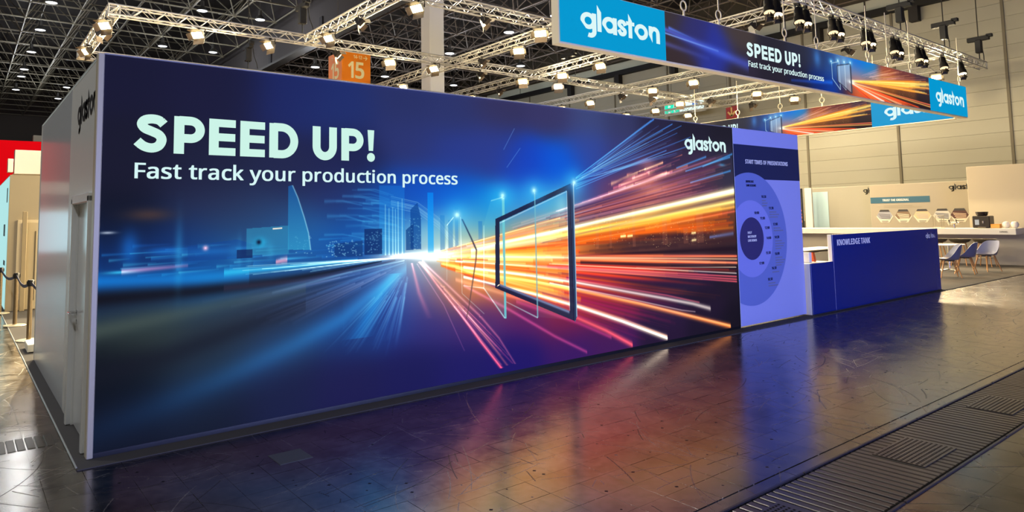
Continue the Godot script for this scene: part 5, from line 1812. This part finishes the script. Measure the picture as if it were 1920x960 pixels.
func left_side() -> void:
	var beige := mat(rgb(182, 166, 136), 0.7)
	var t := thing("neighbour_stand", "beige neighbouring stand with a panelled door behind the queue posts", "stand")
	var st := S()
	mm(st, Vector3(-0.05, 0.0, -25.0), Vector3(5.0, 2.75, -11.2))
	obj("block", st, beige, t)
	st = S()
	cb(st, Vector3(0.47, 0.92, -11.19), Vector3(0.74, 1.82, 0.03), 0.006)
	obj("door_frame", st, mat(rgb(222, 204, 168), 0.6), t)
	st = S()
	cb(st, Vector3(0.49, 0.90, -11.17), Vector3(0.60, 1.76, 0.03), 0.006)
	obj("door", st, mat(rgb(204, 186, 150), 0.6), t)
	st = S()
	mm(st, Vector3(0.40, 0.2, -11.156), Vector3(0.42, 1.6, -11.15))
	obj("door_line", st, mat(rgb(90, 80, 60), 0.6), t)
	st = S()
	mm(st, Vector3(-0.062, 0.05, -24.8), Vector3(-0.052, 2.72, -11.25))
	obj("side_screen", st, glow(Color(0.66, 0.86, 0.86), 1.1), t)
	st = S()
	for k in [[2.2, 2.5, -11.8, -11.5], [1.5, 1.75, -12.6, -12.0], [0.9, 1.0, -12.2, -11.6]]:
		mm(st, Vector3(-0.066, k[0], k[2]), Vector3(-0.063, k[1], k[3]))
	obj("side_print", st, mat(rgb(60, 80, 84), 0.6), t)
	st = S()
	cb(st, Vector3(0.215, 1.004, -11.02), Vector3(0.08, 1.99, 0.05), 0.005)
	whole("upright_board", st, mat(rgb(176, 156, 120), 0.7), "narrow beige upright board standing before the panelled door", "board")
	st = S()
	cb(st, Vector3(1.05, 3.70, -20.2), Vector3(1.22, 0.75, 0.4), 0.01)
	whole("roof_sign_box", st, mat(rgb(146, 144, 144), 0.5), "big blank white box standing above the beige stand", "sign box")
	st = S()
	cb(st, Vector3(0.34, 3.58, -20.1), Vector3(0.14, 0.42, 0.3), 0.01)
	whole("loudspeaker", st, mat(rgb(150, 148, 146), 0.6), "small grey box left of the big white box", "box")
	st = S()
	mm(st, Vector3(0.4, 2.75, -20.3), Vector3(1.6, 3.33, -20.1))
	whole("roof_frame", st, mat(rgb(120, 110, 96), 0.7), "frame between beige stand top and white box", "frame")
	var r := thing("red_stand_wall", "bright red glowing stand wall far off at the left edge", "wall panel", Vector3(0, 0, -40))
	st = S()
	cb(st, Vector3(0.2, 3.2, 0), Vector3(7.0, 6.4, 0.3), 0.02)
	obj("lit_screen", st, glow(rgb(224, 4, 16), 0.75, rgb(200, 6, 14)), r)
	st = S()
	cb(st, Vector3(2.55, 6.575, -0.4), Vector3(0.7, 0.35, 0.3), 0.02)
	whole("projector", st, mat(rgb(170, 160, 140), 0.5), "small pale box at the red wall's top right corner", "box").position = Vector3(0, 0, -39.6)
	# queue posts and belts
	var q := make_stanchion()
	q.set_meta("stem", "queue_post")
	var spots := [[0.045, -6.58], [-0.02, -8.61], [-0.03, -11.0], [-0.03, -12.6]]
	var zs := [-6.58, -8.61, -10.75]
	q.position = Vector3(0.045, 0.009, -6.58)
	tag(q, "metal queue post nearest the booth's rear corner", "stanchion", "queue posts with belts")
	copy(q, Vector3(-0.02, 0.009, -8.61), "metal queue post second from the booth's rear corner", "queue posts with belts")
	copy(q, Vector3(-0.15, 0.009, -10.85), "metal queue post third from the booth's rear corner", "queue posts with belts")
	copy(q, Vector3(-0.24, 0.0, -12.9), "metal queue post farthest off at the left edge", "queue posts with belts")
	var links := [[Vector3(0.045, 0.85, -6.63), Vector3(-0.02, 0.85, -8.56)], [Vector3(-0.02, 0.85, -8.66), Vector3(-0.15, 0.85, -10.80)], [Vector3(-0.15, 0.85, -10.9), Vector3(-0.24, 0.84, -12.85)], [Vector3(0.25, 0.85, -5.35), Vector3(0.05, 0.85, -6.53)]]
	var names := ["between the first two posts", "between the second and third posts", "between the last two posts", "from the first post to the booth"]
	for k in 4:
		st = S()
		var a: Vector3 = links[k][0]
		var b: Vector3 = links[k][1]
		a += (b - a).normalized() * 0.02
		b -= (b - a).normalized() * 0.02
		for i in 12:
			var p := a.lerp(b, i / 12.0) - Vector3(0, 0.10 * sin(PI * i / 12.0), 0)
			var s := a.lerp(b, (i + 1) / 12.0) - Vector3(0, 0.10 * sin(PI * (i + 1) / 12.0), 0)
			var c := (p + s) * 0.5
			bx(st, c, Vector3(0.006, 0.048, p.distance_to(s) * 1.01), Basis.looking_at(s - p, Vector3.UP))
		whole("queue_belt", st, mat(rgb(54, 58, 84), 0.7), "dark blue queue belt " + names[k], "belt", "queue belts")
	var pl := thing("plinth", "low white plinth block beside the nearest queue post", "plinth", Vector3(0.13, 0.009, -5.62))
	st = S()
	cb(st, Vector3(0, 0.06, 0), Vector3(0.36, 0.10, 0.5), 0.006)
	obj("block", st, mat(rgb(224, 222, 208), 0.5), pl)
	st = S()
	mm(st, Vector3(-0.165, 0.0, -0.235), Vector3(0.165, 0.01, 0.235))
	obj("foot", st, mat(rgb(40, 40, 36), 0.7), pl)

func signs() -> void:
	var t := thing("aisle_sign", "orange hanging box sign with the number 15 and an arrow", "sign", Vector3(12.165, 7.58, -20.4))
	t.scale = Vector3.ONE * 1.075
	var yel := mat(rgb(255, 240, 176), 0.5)
	var st := S()
	cb(st, Vector3(0, 0.58, -0.6), Vector3(1.24, 1.18, 1.24), 0.01)
	obj("box", st, mat(rgb(255, 140, 0), 0.5), t)
	text(t, "digit", "1", yel, Transform3D(Basis.IDENTITY, Vector3(-0.36, 0.13, 0.024)), 0.24, 0.66, 2)
	text(t, "digit", "5", yel, Transform3D(Basis.IDENTITY, Vector3(-0.05, 0.12, 0.024)), 0.39, 0.67, 2)
	text(t, "digit", "14", yel, Transform3D(Basis.IDENTITY, Vector3(-0.12, 0.92, 0.024)), 0.14, 0.14, 2)
	text(t, "dash", "-", yel, Transform3D(Basis.IDENTITY, Vector3(0.04, 0.97, 0.024)), 0.04, 0.022, 2)
	text(t, "digit", "12", yel, Transform3D(Basis.IDENTITY, Vector3(0.10, 0.92, 0.024)), 0.14, 0.14, 2)
	st = S()
	stroke(st, [Vector2(0.29, 0.98), Vector2(0.46, 0.98)], 0.025)
	stroke(st, [Vector2(0.39, 1.06), Vector2(0.47, 0.98), Vector2(0.39, 0.90)], 0.025)
	obj("arrow", st, yel, t, Transform3D(Basis.IDENTITY, Vector3(0, 0, 0.024)))
	text(t, "digit", "1", yel, Transform3D(LEFT, Vector3(-0.624, 0.13, -0.95)), 0.25, 0.66, 2)
	text(t, "digit", "5", yel, Transform3D(LEFT, Vector3(-0.624, 0.12, -0.63)), 0.40, 0.67, 2)
	text(t, "lettering", "1 - 8", yel, Transform3D(LEFT, Vector3(-0.624, 0.92, -0.9)), 0.45, 0.13, 0)
	for x in [-0.5, 0.5]:
		st = S()
		tube(st, Vector3(x, 1.16, -0.6), Vector3(x, 6.0, -0.6), 0.012, -1, 6)
		obj("hanging_cable", st, mat(rgb(90, 84, 76), 0.5), t)
	# green exit sign
	var g := thing("exit_sign", "long lit white and green direction sign by the right hall wall", "sign")
	st = S()
	cb(st, Vector3(33.35, 8.17, -19.35), Vector3(0.12, 0.78, 3.0), 0.01)
	obj("box", st, mat(rgb(190, 188, 178), 0.5), g)
	for k in 2:
		st = S()
		var y0 := 7.84 + k * 0.36
		mm(st, Vector3(33.28, y0, -20.8), Vector3(33.289, y0 + 0.30, -17.95))
		obj("sign_panel", st, glow(rgb(214, 232, 226), 1.3), g)
		st = S()
		mm(st, Vector3(33.272, y0 + 0.01, -20.78), Vector3(33.279, y0 + 0.29, -19.7))
		obj("sign_panel", st, glow(rgb(30, 206, 166), 1.4), g)
		st = S()
		var o := Transform3D(LEFT, Vector3(33.268, y0 + 0.15, -20.45))
		flat(st, PackedVector2Array([Vector2(-0.10, 0.0), Vector2(0.0, 0.10), Vector2(0.0, 0.04), Vector2(0.12, 0.04), Vector2(0.12, -0.04), Vector2(0, -0.04), Vector2(0, -0.10)]))
		flat(st, disc(0.38, 0.07, 0.04, 0.04, 12))
		stroke(st, [Vector2(0.30, -0.10), Vector2(0.37, -0.02), Vector2(0.40, 0.03), Vector2(0.47, 0.0)], 0.035)
		stroke(st, [Vector2(0.37, -0.02), Vector2(0.44, -0.10)], 0.035)
		obj("pictogram", st, glow(rgb(235, 255, 250), 1.0), g, o)
	st = S()
	mm(st, Vector3(33.27, 8.24, -18.75), Vector3(33.279, 8.46, -18.35))
	obj("sign_panel", st, glow(rgb(70, 120, 210), 0.9), g)
	for z in [-20.3, -18.4]:
		st = S()
		tube(st, Vector3(33.35, 8.55, z), Vector3(33.35, 14.62, z), 0.015, -1, 6)
		obj("hanging_cable", st, mat(rgb(90, 84, 76), 0.5), g)
	# red sign with a pale arrow
	var r := thing("arrow_sign", "dark red square sign with a pale downward arrow", "sign")
	st = S()
	cb(st, Vector3(33.35, 7.45, -16.14), Vector3(0.08, 0.70, 0.74), 0.01)
	obj("board", st, mat(rgb(164, 34, 26), 0.5), r)
	st = S()
	stroke(st, [Vector2(0, 0.27), Vector2(0, -0.2)], 0.10)
	stroke(st, [Vector2(-0.24, 0.04), Vector2(0, -0.22), Vector2(0.24, 0.04)], 0.10)
	obj("arrow", st, mat(rgb(226, 190, 110), 0.5), r, Transform3D(LEFT, Vector3(33.305, 7.45, -16.14)))
	for z in [-16.4, -15.9]:
		st = S()
		tube(st, Vector3(33.35, 7.79, z), Vector3(33.35, 14.62, z), 0.012, -1, 6)
		obj("hanging_cable", st, mat(rgb(90, 84, 76), 0.5), r)

func across_the_aisle() -> void:   # the stands behind and beside the photographer, whose light falls on this one
	var t := thing("screen_wall", "wide violet glowing screen wall of the stand across the aisle", "screen wall")
	var st := S()
	mm(st, Vector3(2.7, 0.0, 13.05), Vector3(10.3, 3.2, 13.3))
	obj("box", st, mat(rgb(60, 60, 66), 0.6), t)
	st = S()
	mm(st, Vector3(3.0, 0.2, 12.98), Vector3(10.0, 3.0, 13.05))
	obj("screen", st, glow(Color(0.52, 0.58, 1.0), 1.2), t)
	var n := thing("lit_stand", "bright white lit stand wall in the left aisle", "stand")
	st = S()
	mm(st, Vector3(-7.0, 0.0, -26.3), Vector3(-1.6, 3.4, -26.0))
	obj("box", st, mat(rgb(190, 190, 186), 0.6), n)
	st = S()
	mm(st, Vector3(-6.8, 0.7, -26.0), Vector3(-1.8, 2.25, -25.97))
	obj("screen", st, glow(Color(0.74, 0.9, 0.94), 1.7), n)
	st = S()
	mm(st, Vector3(-6.8, 2.45, -26.0), Vector3(-1.8, 2.95, -25.97))
	obj("dark_band", st, mat(rgb(60, 66, 72), 0.5), n)
